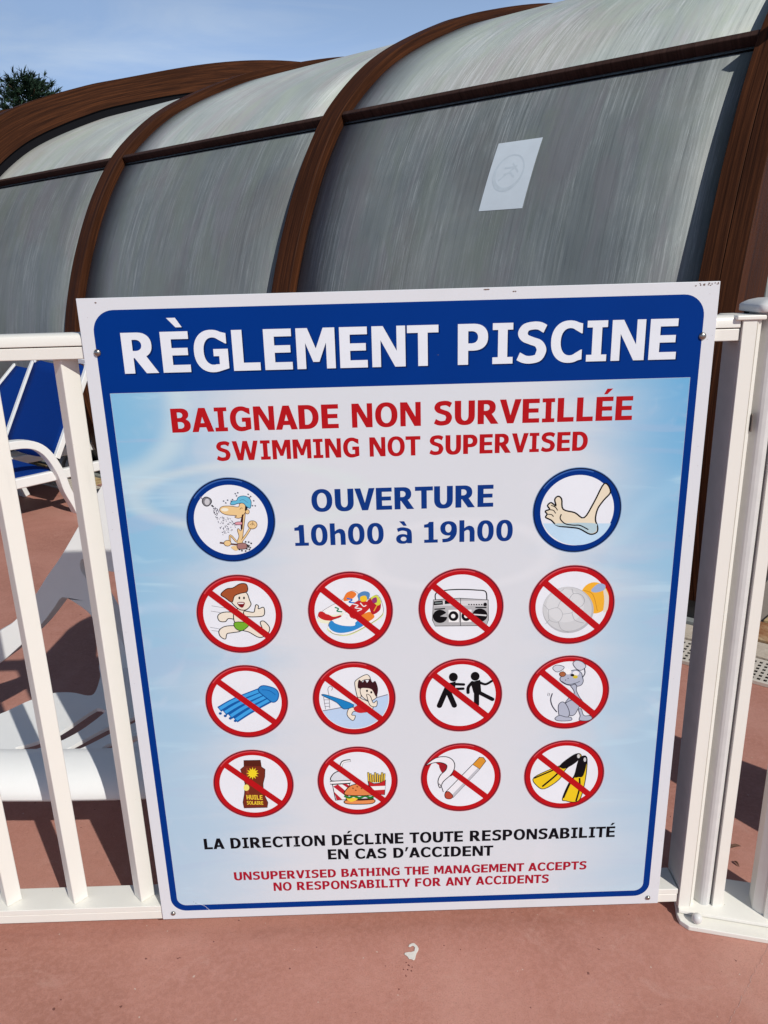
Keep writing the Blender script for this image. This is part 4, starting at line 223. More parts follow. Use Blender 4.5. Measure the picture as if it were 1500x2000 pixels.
# cream powder-coated aluminium with faint dirt
M_FENCE, nt, b = new('cream_aluminium'); g = N(nt); co = g('TexCoord').outputs['Object']
d1 = g.rng(g.noise(co, 5, 6, .65), .5, .8, 0, .35); d2 = g.rng(g.noise(g.map(co, (60,60,6)), 1, 4), .62, .8, 0, .25)
d3 = g.rng(g.noise(co, 160, 2), .76, .8, 0, .7)
c = g.mix(d1, (.80,.775,.71), (.70,.665,.58)); c = g.mix(d2, c, (.62,.60,.56)); c = g.mix(d3, c, (.35,.28,.2))
nt.links.new(c, b.inputs['Base Color']); b.inputs['Roughness'].default_value = .38; g.bump(g.noise(co, 260, 2), .08, .0006, b)
M_POST = plain('pale_grey_aluminium', (.66,.65,.63), .35, var=.05)
M_DARK = plain('black_rubber', (.008,.008,.010), .8, .05)
M_PLASTIC = plain('white_resin', (.80,.80,.785), .34, .4, var=.03, vs=6, bump=.0003)
M_STEEL = plain('steel', (.38,.36,.33), .32, .5, 1, .15)
M_ALU = plain('grey_aluminium', (.32,.34,.33), .4, .5, .2)
M_BASE = plain('dark_profile', (.02,.02,.022), .45, .4)
M_GLASS = plain('dark_glazing', (.012,.014,.016), .12, .5)

def wood(name, a, b_, c_, rough=.52):
    m, nt, b = new(name); g = N(nt); uv = g('UVMap').outputs[0]
    st = g.noise(g.map(uv, (70,1.3,1)), 1, 7, .75, .35); fine = g.noise(g.map(uv, (240,5,1)), 1, 4, .6); big = g.noise(g.map(uv, (2.5,1.1,1)), 1, 4)
    c = g.ramp(st, [(.32, a), (.5, b_), (.68, c_)]); c = g.mix(g.rng(fine, .52, .7, 0, .6), c, a)
    c = g.mix(g.rng(big, .45, .75, 0, .5), c, tuple(v*.55 for v in b_))
    lam = g('TexWave', wave_type='BANDS', bands_direction='X'); lam.inputs['Scale'].default_value = 5.2; lam.inputs['Distortion'].default_value = .15; nt.links.new(uv, lam.inputs[0])
    c = g.mix(g.rng(lam.outputs['Fac'], .985, 1, 0, .45), c, tuple(v*.4 for v in a))
    nt.links.new(c, b.inputs['Base Color'])
    nt.links.new(g.rng(st, .3, .7, rough-.02, rough+.16), b.inputs['Roughness']); b.inputs['Specular IOR Level'].default_value = .06
    g.bump(g.math('ADD', g.math('MULTIPLY', st, .5), fine), .35, .002, b)
    return m
M_WOOD = wood('stained_wood', (.020,.008,.0048), (.052,.0185,.0085), (.112,.038,.0145))
M_PURLIN = wood('dark_stained_wood', (.032,.018,.015), (.050,.028,.023), (.068,.038,.031), .5)

# weathered multiwall polycarbonate: cells along the arc, rain streaks, algae
def poly(name, k=1., tint=(1,1,1), streak=1.):
    def K(c): return tuple(min(.8, v*k*t) for v, t in zip(c, tint))
    m, nt, b = new(name); g = N(nt); uv = g('UVMap').outputs[0]
    ge = g('NewGeometry').outputs['Position']
    s1 = g.noise(g.map(uv, (55,1.1,1)), 1, 6, .75, .25); s2 = g.noise(g.map(uv, (14,.7,1), (3,0,0)), 1, 5, .65, .5); s3 = g.noise(g.map(uv, (1.6,1.3,1)), 1, 4, .55, .8)
    s4 = g.noise(g.map(uv, (120,3.0,1), (1,5,0)), 1, 4, .8, .5)
    big = g.noise(g.map(uv, (1.1,.9,1), (2,7,0)), 1, 5, .6, .6)
    c = g.ramp(big, [(.3, K((.235,.27,.29))), (.5, K((.33,.365,.38))), (.7, K((.42,.45,.44)))])
    c = g.mix(g.rng(s3, .47, .66, 0, .5), c, K((.30,.27,.265)))
    c = g.mix(g.rng(s2, .40, .64, 0, .35), c, K((.24,.27,.26)))
    fine1 = g.noise(g.map(uv, (82,1.6,1), (0,3,0)), 1, 6, .8, .10); fine2 = g.noise(g.map(uv, (170,3.4,1), (5,1,0)), 1, 5, .85, .1)
    gate = g.rng(g.noise(g.map(uv, (4,1.0,1), (8,8,0)), 1, 4, .6, .5), .36, .62, .12, 1)
    c = g.mix(g.math('MULTIPLY', g.rng(fine1, .49, .60, 0, .42), gate), c, K((.66,.70,.72)))
    c = g.mix(g.math('MULTIPLY', g.rng(fine2, .52, .62, 0, .5), gate), c, K((.86,.90,.92)))
    c = g.mix(g.rng(fine1, .47, .37, 0, .36), c, K((.14,.155,.165)))
    c = g.mix(g.rng(g.noise(g.map(uv, (5,1.4,1), (4,4,0)), 1, 5, .65, .8), .48, .64, 0, .4), c, K((.33,.30,.34)))
    c = g.mix(g.rng(g.noise(g.map(uv, (3.5,1.2,1), (1,9,0)), 1, 5, .65, .8), .48, .64, 0, .45), c, K((.32,.37,.32)))
    run = g.noise(g.map(uv, (26,1.1,1), (9,2,0)), 1, 6, .8, 1.6)
    c = g.mix(g.rng(run, .645, .70, 0, .75), c, K((.10,.108,.11)))
    spk = g.rng(g.noise(g.map(uv, (150,110,1)), 1, 3), .70, .76, 0, .5)
    c = g.mix(spk, c, K((.7,.72,.72)))
    nt.links.new(c, b.inputs['Base Color'])
    nt.links.new(g.rng(fine1, .3, .7, .38, .56), b.inputs['Roughness']); b.inputs['Specular IOR Level'].default_value = .4
    wv = g('TexWave', wave_type='BANDS', bands_direction='X'); wv.inputs['Scale'].default_value = 20; nt.links.new(uv, wv.inputs[0])
    h = g.math('ADD', g.math('MULTIPLY', wv.outputs['Fac'], .35), s1); g.bump(g.math('ADD', h, s4), .22, .0010, b)
    return m
M_POLY = poly('weathered_polycarbonate_shaded', .56, (.98,1.0,.97)); M_POLY_LIT = poly('weathered_polycarbonate_lit', 1.22, (1.16,1.14,1.03))  # same sheet in two tones: shaded for the sides, sunlit for the roof

# painted terracotta concrete
M_DECK, nt, b = new('terracotta_concrete'); g = N(nt); co = g('TexCoord').outputs['Object']
a1 = g.noise(co, 2.2, 7, .62, .4); a2 = g.noise(co, 26, 6, .7); a3 = g.noise(co, 330, 3, .7); a4 = g.noise(co, 90, 4, .6)
c = g.ramp(a1, [(.28, (.335,.142,.100)), (.5, (.43,.196,.146)), (.72, (.51,.262,.205))])
c = g.mix(g.rng(a2, .5, .75, 0, .4), c, (.50,.26,.215)); c = g.mix(g.rng(a2, .48, .25, 0, .35), c, (.30,.13,.10))
c = g.mix(g.rng(g.noise(co, 6, 7, .75, 1.5), .56, .72, 0, .45), c, (.56,.33,.27)); c = g.mix(g.rng(g.noise(g.map(co,(1,1,1),(7,3,0)), 3.5, 6, .7, 1), .55, .75, 0, .35), c, (.30,.125,.095))
c = g.mix(g.rng(a4, .42, .62, 0, .35), c, (.52,.25,.20)); c = g.mix(g.rng(a3, .48, .66, 0, .32), c, (.27,.115,.09))
c = g.mix(g.rng(g.noise(co, 60, 2, .5), .735, .755, 0, .8), c, (.10,.03,.025))
c = g.mix(g.rng(g.noise(g.map(co, (1,1,1), (4,2,0)), 75, 2, .5), .745, .76, 0, .6), c, (.60,.50,.42))
nt.links.new(c, b.inputs['Base Color']); b.inputs['Roughness'].default_value = .72; b.inputs['Specular IOR Level'].default_value = .35
g.bump(g.math('ADD', g.math('MULTIPLY', a4, 1.2), a3), .45, .0012, b)

def stone(name, c1, c2, c3):
    m, nt, b = new(name); g = N(nt); co = g('TexCoord').outputs['Object']
    a = g.noise(co, 9, 7, .7, .8); f = g.noise(co, 90, 4, .7)
    c = g.ramp(a, [(.3, c1), (.5, c2), (.72, c3)]); c = g.mix(g.rng(f, .5, .7, 0, .4), c, tuple(v*.55 for v in c2))
    nt.links.new(c, b.inputs['Base Color']); b.inputs['Roughness'].default_value = .8; g.bump(g.math('ADD', a, f), .6, .004, b); return m
ST = [stone('ochre_flagstone', (.24,.13,.05), (.50,.36,.18), (.60,.48,.29)), stone('pink_flagstone', (.28,.13,.10), (.45,.25,.20), (.56,.37,.30)), stone('brown_flagstone', (.12,.05,.02), (.30,.13,.05), (.52,.38,.22)), stone('beige_flagstone', (.42,.34,.26), (.52,.44,.35), (.6,.53,.45))]
M_GRATE = plain('pale_plastic_grate', (.58,.52,.45), .55, .4, var=.12, vs=12)
M_GRASS = plain('grass_ground', (.07,.10,.03), .9, .2, var=.4, vs=8)
M_LOUNGE = plain('blue_textile', (.003,.032,.20), .8, .05, var=.12, vs=200, bump=.0004)

# ------------------------------------------------------------------ ground
def sheet(name, x0, x1, y0, y1, z, mat, label):
    o = mesh(name, [(x0,y0,z),(x1,y0,z),(x1,y1,z),(x0,y1,z)], [(0,1,2,3)], mat); return tag(o, kind='structure')
sheet('ground', -600, 600, -600, 600, -.02, M_GRASS, '')
sheet('pool_deck', -22, 16, -14, 22, 0, M_DECK, '')

# ------------------------------------------------------------------ pool shelter
#PROFILE_BEGIN
import math
PROF = [(-.12,0),(-.25,.3),(-.325,.65),(-.315,.95),(-.24,1.24),(-.15,1.475),(-.04,1.70),(.07,1.875),(.185,2.02),(.37,2.18),(.56,2.31),(.81,2.435),(1.12,2.565),(1.39,2.66),(2.2,2.88),(3.1,3.03),(4.2,3.1)]
PROF = PROF+[(8.4-p, z) for p, z in reversed(PROF[:-1])]
def _cr(P, n=8):
    out = []
    for i in range(len(P)-1):
        p0 = P[max(i-1,0)]; p1 = P[i]; p2 = P[i+1]; p3 = P[min(i+2,len(P)-1)]
        for k in range(n):
            t = k/n
            out.append(tuple(.5*(2*b+(-a+c)*t+(2*a-5*b+4*c-d)*t*t+(-a+3*b-3*c+d)*t**3) for a,b,c,d in zip(p0,p1,p2,p3)))
    out.append(P[-1]); return out
_D = _cr(PROF)
for _k in range(12):
    _D = [_D[0]]+[tuple(.25*a+.5*b+.25*c for a, b, c in zip(_D[i-1], _D[i], _D[i+1])) for i in range(1, len(_D)-1)]+[_D[-1]]
def profile_points(off=0.):
    """(perp, z, arc) samples of the vault section, moved outwards by off"""
    out = []; s = 0; N_ = len(_D)
    for i, (p, z) in enumerate(_D):
        a = _D[max(i-1,0)]; b = _D[min(i+1,N_-1)]; tx, tz = b[0]-a[0], b[1]-a[1]; l = math.hypot(tx, tz)
        nx, nz = -tz/l, tx/l
        if i: s += math.hypot(p-_D[i-1][0], z-_D[i-1][1])
        of = off(min(p, 8.4-p)) if callable(off) else off
        out.append((p+nx*of, max(0, z+nz*of), s, nx, nz))
    return out
#PROFILE_END
AZ = math.radians(140.65)
EU = Vector((math.cos(AZ), math.sin(AZ), 0)); EN = Vector((-math.sin(AZ), math.cos(AZ), 0)); EB = Vector((1.162, 1.496, 0))
def EP(al, p, z): return EB+EU*al-EN*p+Vector((0,0,z))
shelter = empty('pool_shelter', EB)
tag(shelter, 'arched brown wooden pool shelter with streaked grey polycarbonate panels behind the fence', 'pool shelter')
def ring(name, a0, a1, o0, o1, mat, s0=0, s1=99, parent=shelter, bev=.004):
    A = [q for q in profile_points(o0) if s0 <= q[2] <= s1]; Bq = [q for q in profile_points(o1) if s0 <= q[2] <= s1]
    vs = []; uvs = []; fs = []; fuv = []
    n = len(A); rd = .25 if callable(o1) else o1-o0
    def put(q, al): vs.append(EP(al, q[0], q[1])); return len(vs)-1
    # four faces as separate strips so each has its own uv
    for (Q1, l1, Q2, l2, w) in ((Bq,a0,Bq,a1,a1-a0),(Bq,a1,A,a1,rd),(A,a1,A,a0,a1-a0),(A,a0,Bq,a0,rd)):
        k = len(vs)
        for i in range(n):
            put(Q1[i], l1); uvs.append((0+l1, A[i][2])); put(Q2[i], l2); uvs.append((w+l1, A[i][2]))
        for i in range(n-1): fs.append((k+2*i, k+2*i+1, k+2*i+3, k+2*i+2))
    k = len(vs)
    for idx in (0, n-1):
        for Q, l in ((Bq,a0),(Bq,a1),(A,a1),(A,a0)): put(Q[idx], l); uvs.append((l, Q[idx][2]))
        fs.append(tuple(range(len(vs)-4, len(vs))))
    o = mesh(name, vs, fs, mat, parent, uv=uvs)
    import bmesh
    bm = bmesh.new(); bm.from_mesh(o.data); bmesh.ops.remove_doubles(bm, verts=bm.verts, dist=1e-5); bmesh.ops.recalc_face_normals(bm, faces=bm.faces)
    for f in bm.faces: f.smooth = True
    for e in bm.edges:
        if len(e.link_faces) == 2 and e.calc_face_angle(0) > .6: e.smooth = False
    bm.to_mesh(o.data); bm.free()
    if bev:
        b = o.modifiers.new('bevel','BEVEL'); b.width = bev; b.segments = 2; b.limit_method = 'ANGLE'; b.angle_limit = math.radians(40)
    return o
SP = [q[2] for q in profile_points() if abs(q[0]-.185) < .03][0]
TOT = profile_points()[-1][2]
tag(ring('end_rib', -.0640, 0, -.30, .012, M_WOOD, .1, 99, bev=.0015), 'wide end rib'); ring('end_rib', -.13, -.0658, -.30, .012, M_WOOD, .1, 99, bev=.002)
ring('rib', 1.84, 1.958, -.10, .012, M_WOOD, .1); ring('rib', 3.64, 3.76, -.10, .012, M_WOOD, .1)
bays = [(0,1.84),(1.958,3.64),(3.76,5.62)]
def panel(a0, a1, s0, s1, off, mat=None, name='polycarbonate_panel'):
    Q = [q for q in profile_points(off) if s0 <= q[2] <= s1]; na = 6
    vs = []; uvs = []; fs = []
    for q in Q:
        for k in range(na+1):
            al = a0+(a1-a0)*k/na; vs.append(EP(al, q[0], q[1])); uvs.append((al, q[2]))
    for i in range(len(Q)-1):
        for k in range(na):
            a = i*(na+1)+k; fs.append((a, a+1, a+na+2, a+na+1))
    o = mesh(name, vs, fs, mat or M_POLY, shelter, smooth=True, uv=uvs)
    s_ = o.modifiers.new('thickness','SOLIDIFY'); s_.thickness = .016; s_.offset = 0
    return o
for a0, a1 in bays:
    panel(a0-.01, a1+.01, .08, SP, -.045); panel(a0-.01, a1+.01, SP, TOT-SP, -.045, M_POLY_LIT); panel(a0-.01, a1+.01, TOT-SP, TOT-.08, -.045)
    for s in (SP, TOT-SP):
        ring('purlin', a0+.002 if a0 else .001, a1-.002, -.07, .004, M_PURLIN, s-.02, s+.05, bev=.004)
        ring('under_purlin_strip', a0+.002 if a0 else .001, a1-.002, -.06, -.028, M_DARK, s-.042, s-.019, bev=0)  # narrow black strip along the purlin's lower edge
# taller second module: deep glulam arch, black seal, more ribs and panels beyond it
def arch_top(p):
    T = [(-9,.29),(-.2,.29),(1.5,.212),(4.2,.325),(9,.33)]
    for (a, b_), (c_, d) in zip(T, T[1:]):
        if a <= p <= c_:
            t_ = (p-a)/(c_-a); return b_+(d-b_)*t_*t_*(3-2*t_)
ring('glulam_arch', 5.40, 5.53, .025, arch_top, M_WOOD); ring('black_seal', 5.415, 5.50, -.05, .026, M_DARK, bev=0)
for a in (7.3, 9.2, 11.1): ring('rib', a, a+.12, .14, .24, M_WOOD)
for a0, a1 in ((5.53,7.3),(7.42,9.2),(9.32,11.1)):
    panel(a0-.005, a1+.005, .08, SP, .20); panel(a0-.005, a1+.005, SP, TOT-.08, .20, M_POLY_LIT); ring('purlin', a0+.002, a1-.002, .17, .23, M_PURLIN, SP-.02, SP+.05)
# glazed gable end with grey mullions
def gable(al, off, mat, name):
    Q = profile_points(off); pts = [(q[0], q[1]) for q in Q]
    m = MB(); m.prism(pts, lambda a,b,c: EP(c,a,b), al, al+.02); return m.build(name, mat, shelter)
gable(-.085, -.29, M_GLASS, 'gable_glazing'); gable(11.0, .2, M_GLASS, 'gable_glazing')
def zat(p):
    c = [q for q in profile_points(-.3)]; return min(c, key=lambda q: abs(q[0]-p))[1]
for p in (.13, 1.45, 2.75, 4.2, 5.6, 6.9):
    m = MB(); m.box((-.03,-.02,0), (.03,.02,zat(p)-.01), (EN, EU, Vector((0,0,1))), EP(-.105, p, 0)); m.build('mullion', M_ALU, shelter, bevel=.003)
for z in (.22, 1.05, 2.05):
    m = MB(); m.box((-7.9,-.014,-.02), (-.05,.014,.02), (EN, EU, Vector((0,0,1))), EP(-.103, .02, z)); m.build('transom', M_ALU, shelter, bevel=.003)
# base rails on the ground
AX = (EU, -EN, Vector((0,0,1)))
m = MB(); m.box((-.15,-.170,0), (11.2,.16,.095), AX, EB); m.box((-.19,.14,0), (-.02,8.6,.16), AX, EB); m.build('base_rail', M_BASE, shelter, bevel=.006)
m = MB(); m.box((-.15,-.205,0), (11.2,-.172,.026), AX, EB); m.build('base_track', M_ALU, shelter, bevel=.003)
# paper notice stuck to the panel
Qp = profile_points(-.0366)
def surf(al, s, lift=0):
    for i in range(len(Qp)-1):
        if Qp[i][2] <= s <= Qp[i+1][2]:
            k = (s-Qp[i][2])/(Qp[i+1][2]-Qp[i][2]); a, b = Qp[i], Qp[i+1]
            return EP(al, a[0]+(b[0]-a[0])*k+a[3]*lift, a[1]+(b[1]-a[1])*k+a[4]*lift)
def patch(corners, nx, ny, lift, hole=None):
    vs = []; fs = []
    for j in range(ny+1):
        for i in range(nx+1):
            u_, v_ = i/nx, j/ny
            al = (1-v_)*((1-u_)*corners[0][0]+u_*corners[1][0])+v_*((1-u_)*corners[3][0]+u_*corners[2][0])
            s = (1-v_)*((1-u_)*corners[0][1]+u_*corners[1][1])+v_*((1-u_)*corners[3][1]+u_*corners[2][1])
            vs.append(surf(al, s, lift))
    for j in range(ny):
        for i in range(nx): a = j*(nx+1)+i; fs.append((a,a+1,a+nx+2,a+nx+1))
    return vs, fs
M_PAPER = plain('paper', (.60,.665,.71), .5, .3, var=.04, vs=12)
M_FADED = plain('faded_print', (.53,.60,.645), .5, .3)
notice = empty('paper_notice', surf(PAPER[0][0], PAPER[0][1]))
tag(notice, 'white paper sheet with a faded round symbol stuck on the large lower panel', 'notice')
vs, fs = patch(PAPER, 12, 16, .0008)
o = mesh('sheet', vs, fs, M_PAPER, notice); s_ = o.modifiers.new('t','SOLIDIFY'); s_.thickness = .0005
def pap(x, y):      # x,y in 0..1 on the sheet
    c = PAPER; al = (1-y)*((1-x)*c[0][0]+x*c[1][0])+y*((1-x)*c[3][0]+x*c[2][0]); s = (1-y)*((1-x)*c[0][1]+x*c[1][1])+y*((1-x)*c[3][1]+x*c[2][1])
    return surf(al, s, .00122)
vs = []; fs = []
for i in range(40):
    a = 2*math.pi*i/40; wd = .035+.02*math.sin(a+3.6)
    for r in (.30, .30+wd*1.4): vs.append(pap(.47+r*math.cos(a), .545+r*.78*math.sin(a)))
for i in range(40): a = 2*i; b_ = 2*((i+1)%40); fs.append((a, a+1, b_+1, b_))
for seg in (((.27,.42),(.62,.62)),((.36,.50),(.50,.53),(.62,.45)),((.34,.60),(.58,.60)),((.50,.66),(.68,.52))):
    for (x0,y0),(x1,y1) in zip(seg, seg[1:]):
        k = len(vs); d = math.hypot(x1-x0, y1-y0); ox, oy = -(y1-y0)/d*.014, (x1-x0)/d*.014
        vs += [pap(x0+ox,y0+oy), pap(x1+ox,y1+oy), pap(x1-ox,y1-oy), pap(x0-ox,y0-oy)]; fs.append((k,k+1,k+2,k+3))
mesh('faded_symbol', vs, fs, M_FADED, notice)

# ------------------------------------------------------------------ stone coping and drain
def strip_pt(al, p, z=0): return EP(al, p, z)
coping = empty('stone_coping', strip_pt(0,-.26)); tag(coping, kind='structure')
rnd = random.Random(3)
m = MB(); m.box((-2.5,-.345,-.004), (11.2,-.115,.004), AX, EB); m.build('mortar', plain('mortar', (.25,.21,.18), .9), coping)
def flag(p0, p1, a0, a1, mt):
    j = .008; q = [(a0+j+rnd.uniform(-.008,.012), p0+j), ((a0+a1)/2, p0+j+rnd.uniform(-.002,.006)), (a1-j+rnd.uniform(-.012,.008), p0+j), (a1-j+rnd.uniform(-.015,.01), (p0+p1)/2), (a1-j+rnd.uniform(-.01,.01), p1-j), ((a0+a1)/2, p1-j+rnd.uniform(-.008,.002)), (a0+j+rnd.uniform(-.01,.01), p1-j), (a0+j+rnd.uniform(-.01,.012),(p0+p1)/2)]
    m = MB(); m.prism(q, lambda a,b,c: EP(a,b,c), .004, .016+rnd.uniform(0,.005)); return m.build('flagstone', mt, coping, bevel=.003, fix=True)
a = -2.4
while a < 9:
    L = rnd.uniform(.2,.42); flag(-.34, -.212, a, a+L, ST[rnd.choice([0,1,0,3])]); a += L
a = -2.4
# wider paving beyond the shelter's end
rows = [(-.205,-.03),(-.03,.2),(.2,.45)]
m = MB(); m.box((-2.5,-.115,-.004), (-.15,.5,.003), AX, EB); m.build('mortar', bpy.data.materials['mortar'], coping)
for r, (p0, p1) in enumerate(rows):
    a = -2.4+r*.13
    while a < -.36:
        L = rnd.uniform(.2,.36); L = min(L, -.16-a); flag(p0, p1, a, a+L, ST[[2,0,1][r] if rnd.random() < .7 else rnd.choice([0,1,2,3])]); a += L
drain = empty('drain_channel', strip_pt(0,-.42)); tag(drain, 'long beige perforated drain grate set in the terracotta deck before the stones', 'drain')
m = MB(); m.box((-2.5,-.485,.001), (9,-.345,.002), AX, EB); m.build('channel', M_DARK, drain)
def grate_mesh():
    nx, ny = 52, 6; L = 1.0; W_ = .138; dx = L/nx; dy = W_/ny; hx, hy = dx*.27, dy*.29; vs = []; fs = []
    for i in range(nx):
        for j in range(ny):
            x = i*dx; y = j*dy; cx, cy = x+dx/2, y+dy/2; k = len(vs)
            vs += [(x,y),(x+dx,y),(x+dx,y+dy),(x,y+dy),(cx-hx,cy-hy),(cx+hx,cy-hy),(cx+hx,cy+hy),(cx-hx,cy+hy)]
            fs += [(k,k+1,k+5,k+4),(k+1,k+2,k+6,k+5),(k+2,k+3,k+7,k+6),(k+3,k,k+4,k+7)]
    me = bpy.data.meshes.new('grate_section'); me.from_pydata([(x,y,0) for x,y in vs], [], fs); me.materials.append(M_GRATE); return me
gm = grate_mesh()
for i in range(11):
    o = link('grate_section', gm, drain); o.matrix_parent_inverse = Matrix.Identity(4)
    mw = Matrix(((EU.x,-EN.x,0,0),(EU.y,-EN.y,0,0),(0,0,1,0),(0,0,0,1)))
    o.matrix_basis = Matrix.Translation(EP(-2.4+i*1.003, -.484, .012)-drain.location) @ mw
    s_ = o.modifiers.new('t','SOLIDIFY'); s_.thickness = .002
for y0 in (-.494, -.346):
    m = MB(); m.box((-2.5,y0,0), (9,y0+.01,.014), AX, EB); m.build('edge_rail', M_GRATE, drain, bevel=.002)

# ------------------------------------------------------------------ fence
fence = empty('fence', (-.6,.035,0)); tag(fence, 'cream aluminium railing with diamond section slats carrying the rules sign', 'fence')
FX0, FX1 = -2.35, .541
m = MB(); m.box((FX0,.005,1.1485), (FX1,.052,1.1675)); m.build('top_rail', M_FENCE, fence, bevel=.0015)
m = MB(); m.prism([(.0035,1.169),(.0035,1.180),(.006,1.185),(.012,1.188),(.045,1.188),(.051,1.185),(.0535,1.180),(.0535,1.169)], lambda a,b,c: Vector((c,a,b)), FX0, FX1); m.build('rail_cap', M_FENCE, fence, bevel=.0012)
m = MB(); m.box((FX0,.005,.032), (FX1,.062,.0515)); m.build('bottom_rail', M_FENCE, fence, bevel=.0015)
m = MB(); m.box((FX0,.004,.0525), (FX1,.063,.065)); m.build('bottom_rail_cap', M_FENCE, fence, bevel=.0012)
h = .0215; sx = -.543+.135*7; x = sx
sm = MB(); sm.prism([(0,-h),(h*.98,0),(0,h),(-h*.98,0)], lambda a,b,c: Vector((a,b,c)), .0655, 1.148)
proto = None
while x > FX0+.03:
    if proto is None:
        o = sm.build('slat', M_FENCE, fence, bevel=.0022, seg=2); proto = o
        o.matrix_parent_inverse = Matrix.Identity(4)
    else:
        o = proto.copy(); sc.collection.objects.link(o); o.parent = fence
    o.location = Vector((x, .0345, 0))-fence.location
    x -= .135
# end post of the railing
m = MB(); m.prism([(.543,.0),(.5652,.0),(.5656,.0025),(.5664,.0025),(.5668,.0005),(.5765,.0095),(.5765,.064),(.543,.064)], lambda a,b,c: Vector((a,b,c)), .022, 1.180); m.build('end_post', M_FENCE, fence)
m = MB(); m.box((.531,-.0035,1.1805), (.5785,.068,1.1885)); m.build('post_cap', M_FENCE, fence, bevel=.0025)
m = MB(); m.tube([(FX1-.02,.03,1.03),(FX1-.02,.03,1.05)], .003, 8); 
# left end post out of view
m = MB(); m.box((FX0-.04,-.004,.0), (FX0-.001,.06,1.18)); m.build('end_post', M_FENCE, fence, bevel=.002)
m = MB(); m.box((.5414,.004,.07), (.5428,.0625,1.147)); m.build('post_shade_strip', plain('shade_grey', (.46,.45,.44), .6, .2), fence)  # grey strip that paints the shade on the post's left side
# gate post beside the railing
gp = empty('gate_post', (.607,.03,0)); tag(gp, 'rounded pale grey gate post with a domed cap, touching the railing end', 'post')
out = [(.579,.034),(.5800,.030),(.5875,.010),(.590,.0065),(.594,.004),(.600,.0025),(.605,.0035),(.6085,.006),(.6095,.022),(.6365,.022),(.6365,.07),(.579,.07)]
m = MB(); m.prism(out, lambda a,b,c: Vector((a,b,c)), .022, 1.192); m.build('column', M_POST, gp)
m = MB(); m.prism([(.6125,.0215),(.6125,.0),(.6325,.0),(.6345,.003),(.6345,.008),(.6360,.009),(.6360,.0215)], lambda a,b,c: Vector((a,b,c)), .022, 1.188); m.build('edge_strip', M_FENCE, gp)
m = MB()
capc = Vector((.6075,.035,1.192))
rings = []
for k, (r, z) in enumerate(((.0,.0),(.0425,.0),(.0435,.0015),(.0435,.010),(.042,.012),(.033,.0175),(.022,.0205),(.0,.022))):
    rg = []
    for j in range(28):
        t = 2*math.pi*j/28; cx_, sx_ = math.cos(t), math.sin(t); e = .30
        rg.append(capc+Vector((math.copysign(abs(cx_)**e, cx_)*r, math.copysign(abs(sx_)**e, sx_)*r, z)))
    rings.append(rg)
m.sweep(rings, lambda i: rings[i], False); m.build('cap', M_POST, gp, smooth=True)
m = MB(); m.box((.566,.045,1.186), (.572,.051,1.2)); m.build('latch_pin', M_DARK, gp)
m = MB(); m.box((.5771,.004,1.0), (.5785,.02,1.03)); m.build('hinge_plate', M_STEEL, gp)
# threshold plate, beam and second post, turned 15 degrees towards the viewer
ca, sa = math.cos(math.radians(-15)), math.sin(math.radians(-15)); TD = Vector((ca,sa,0)); TN = Vector((-sa,ca,0)); TO = Vector((.532,-.031,0))
thr = empty('gate_threshold', TO); tag(thr, 'white painted gate threshold plate bolted to the deck under the posts', 'threshold')
def TP(a,b,c): return TO+TD*a+TN*b+Vector((0,0,c))
m = MB(); m.prism([(.004,.012),(.0,.028),(.0,.14),(.75,.14),(.75,.0),(.02,.0)], TP, 0, .011); m.build('plate', M_FENCE, thr, bevel=.002)
prof = [(.030,.0115),(.026,.016),(.027,.021),(.032,.0225),(.135,.0225),(.135,.0115)]
m = MB(); m.prism(prof, lambda a,b,c: TP(c,a,b), .003, .75); m.build('beam', M_FENCE, thr, bevel=.001)
for a_ in (.036, .205, .5):
    m = MB(); rg = []
    c0 = TP(a_,.0135,.011)
    for k in range(9):
        t = math.pi*k/8; r = .0098*math.sin(t)**.8+.0001 if k < 8 else .0002; z = .010-.0105*math.cos(t)
        rg.append([c0+Vector((r*math.cos(2*math.pi*j/20), r*math.sin(2*math.pi*j/20), z)) for j in range(20)])
    m.sweep(rg, lambda i: rg[i], False); m.build('bolt_cover', M_POST if a_ < .3 else M_FENCE, thr, smooth=True)
m = MB(); m.tube([TP(.25,.018,.011), TP(.25,.018,.015)], .009, 16); m.build('rusty_bolt', plain('rust', (.18,.07,.03), .8), thr)
gs = empty('gate_stile', TP(.18,.06,0)); tag(gs, 'cream gate stile standing on the threshold at the right edge', 'post')
m = MB(); m.prism([(.146,.062),(.152,.056),(.160,.050),(.164,.050),(.164,.044),(.172,.040),(.235,.040),(.235,.095),(.146,.095)], TP, .023, 1.24); m.build('stile', M_FENCE, gs)
m = MB(); m.prism([(.143,.038),(.238,.038),(.238,.098),(.143,.098)], TP, 1.2405, 1.252); m.build('cap', M_POST, gs, bevel=.003)
# low rendered wall added out of view to cast the deck shadow
m = MB(); wd = Vector((.733,-.68,0)); wn_ = Vector((-.68,-.733,0))
m.box((0,0,0), (1.4,.18,.50), (wd, wn_*-1 if False else Vector((.68,.733,0)), Vector((0,0,1))), (.955,.035,0)); o = m.build('low_blocker', plain('cream_render', (.62,.56,.47), .85, .2, var=.1, vs=5, bump=.001), bevel=.006)
tag(o, 'unseen low cream wall standing on the deck to the right of the gate', 'blocker')

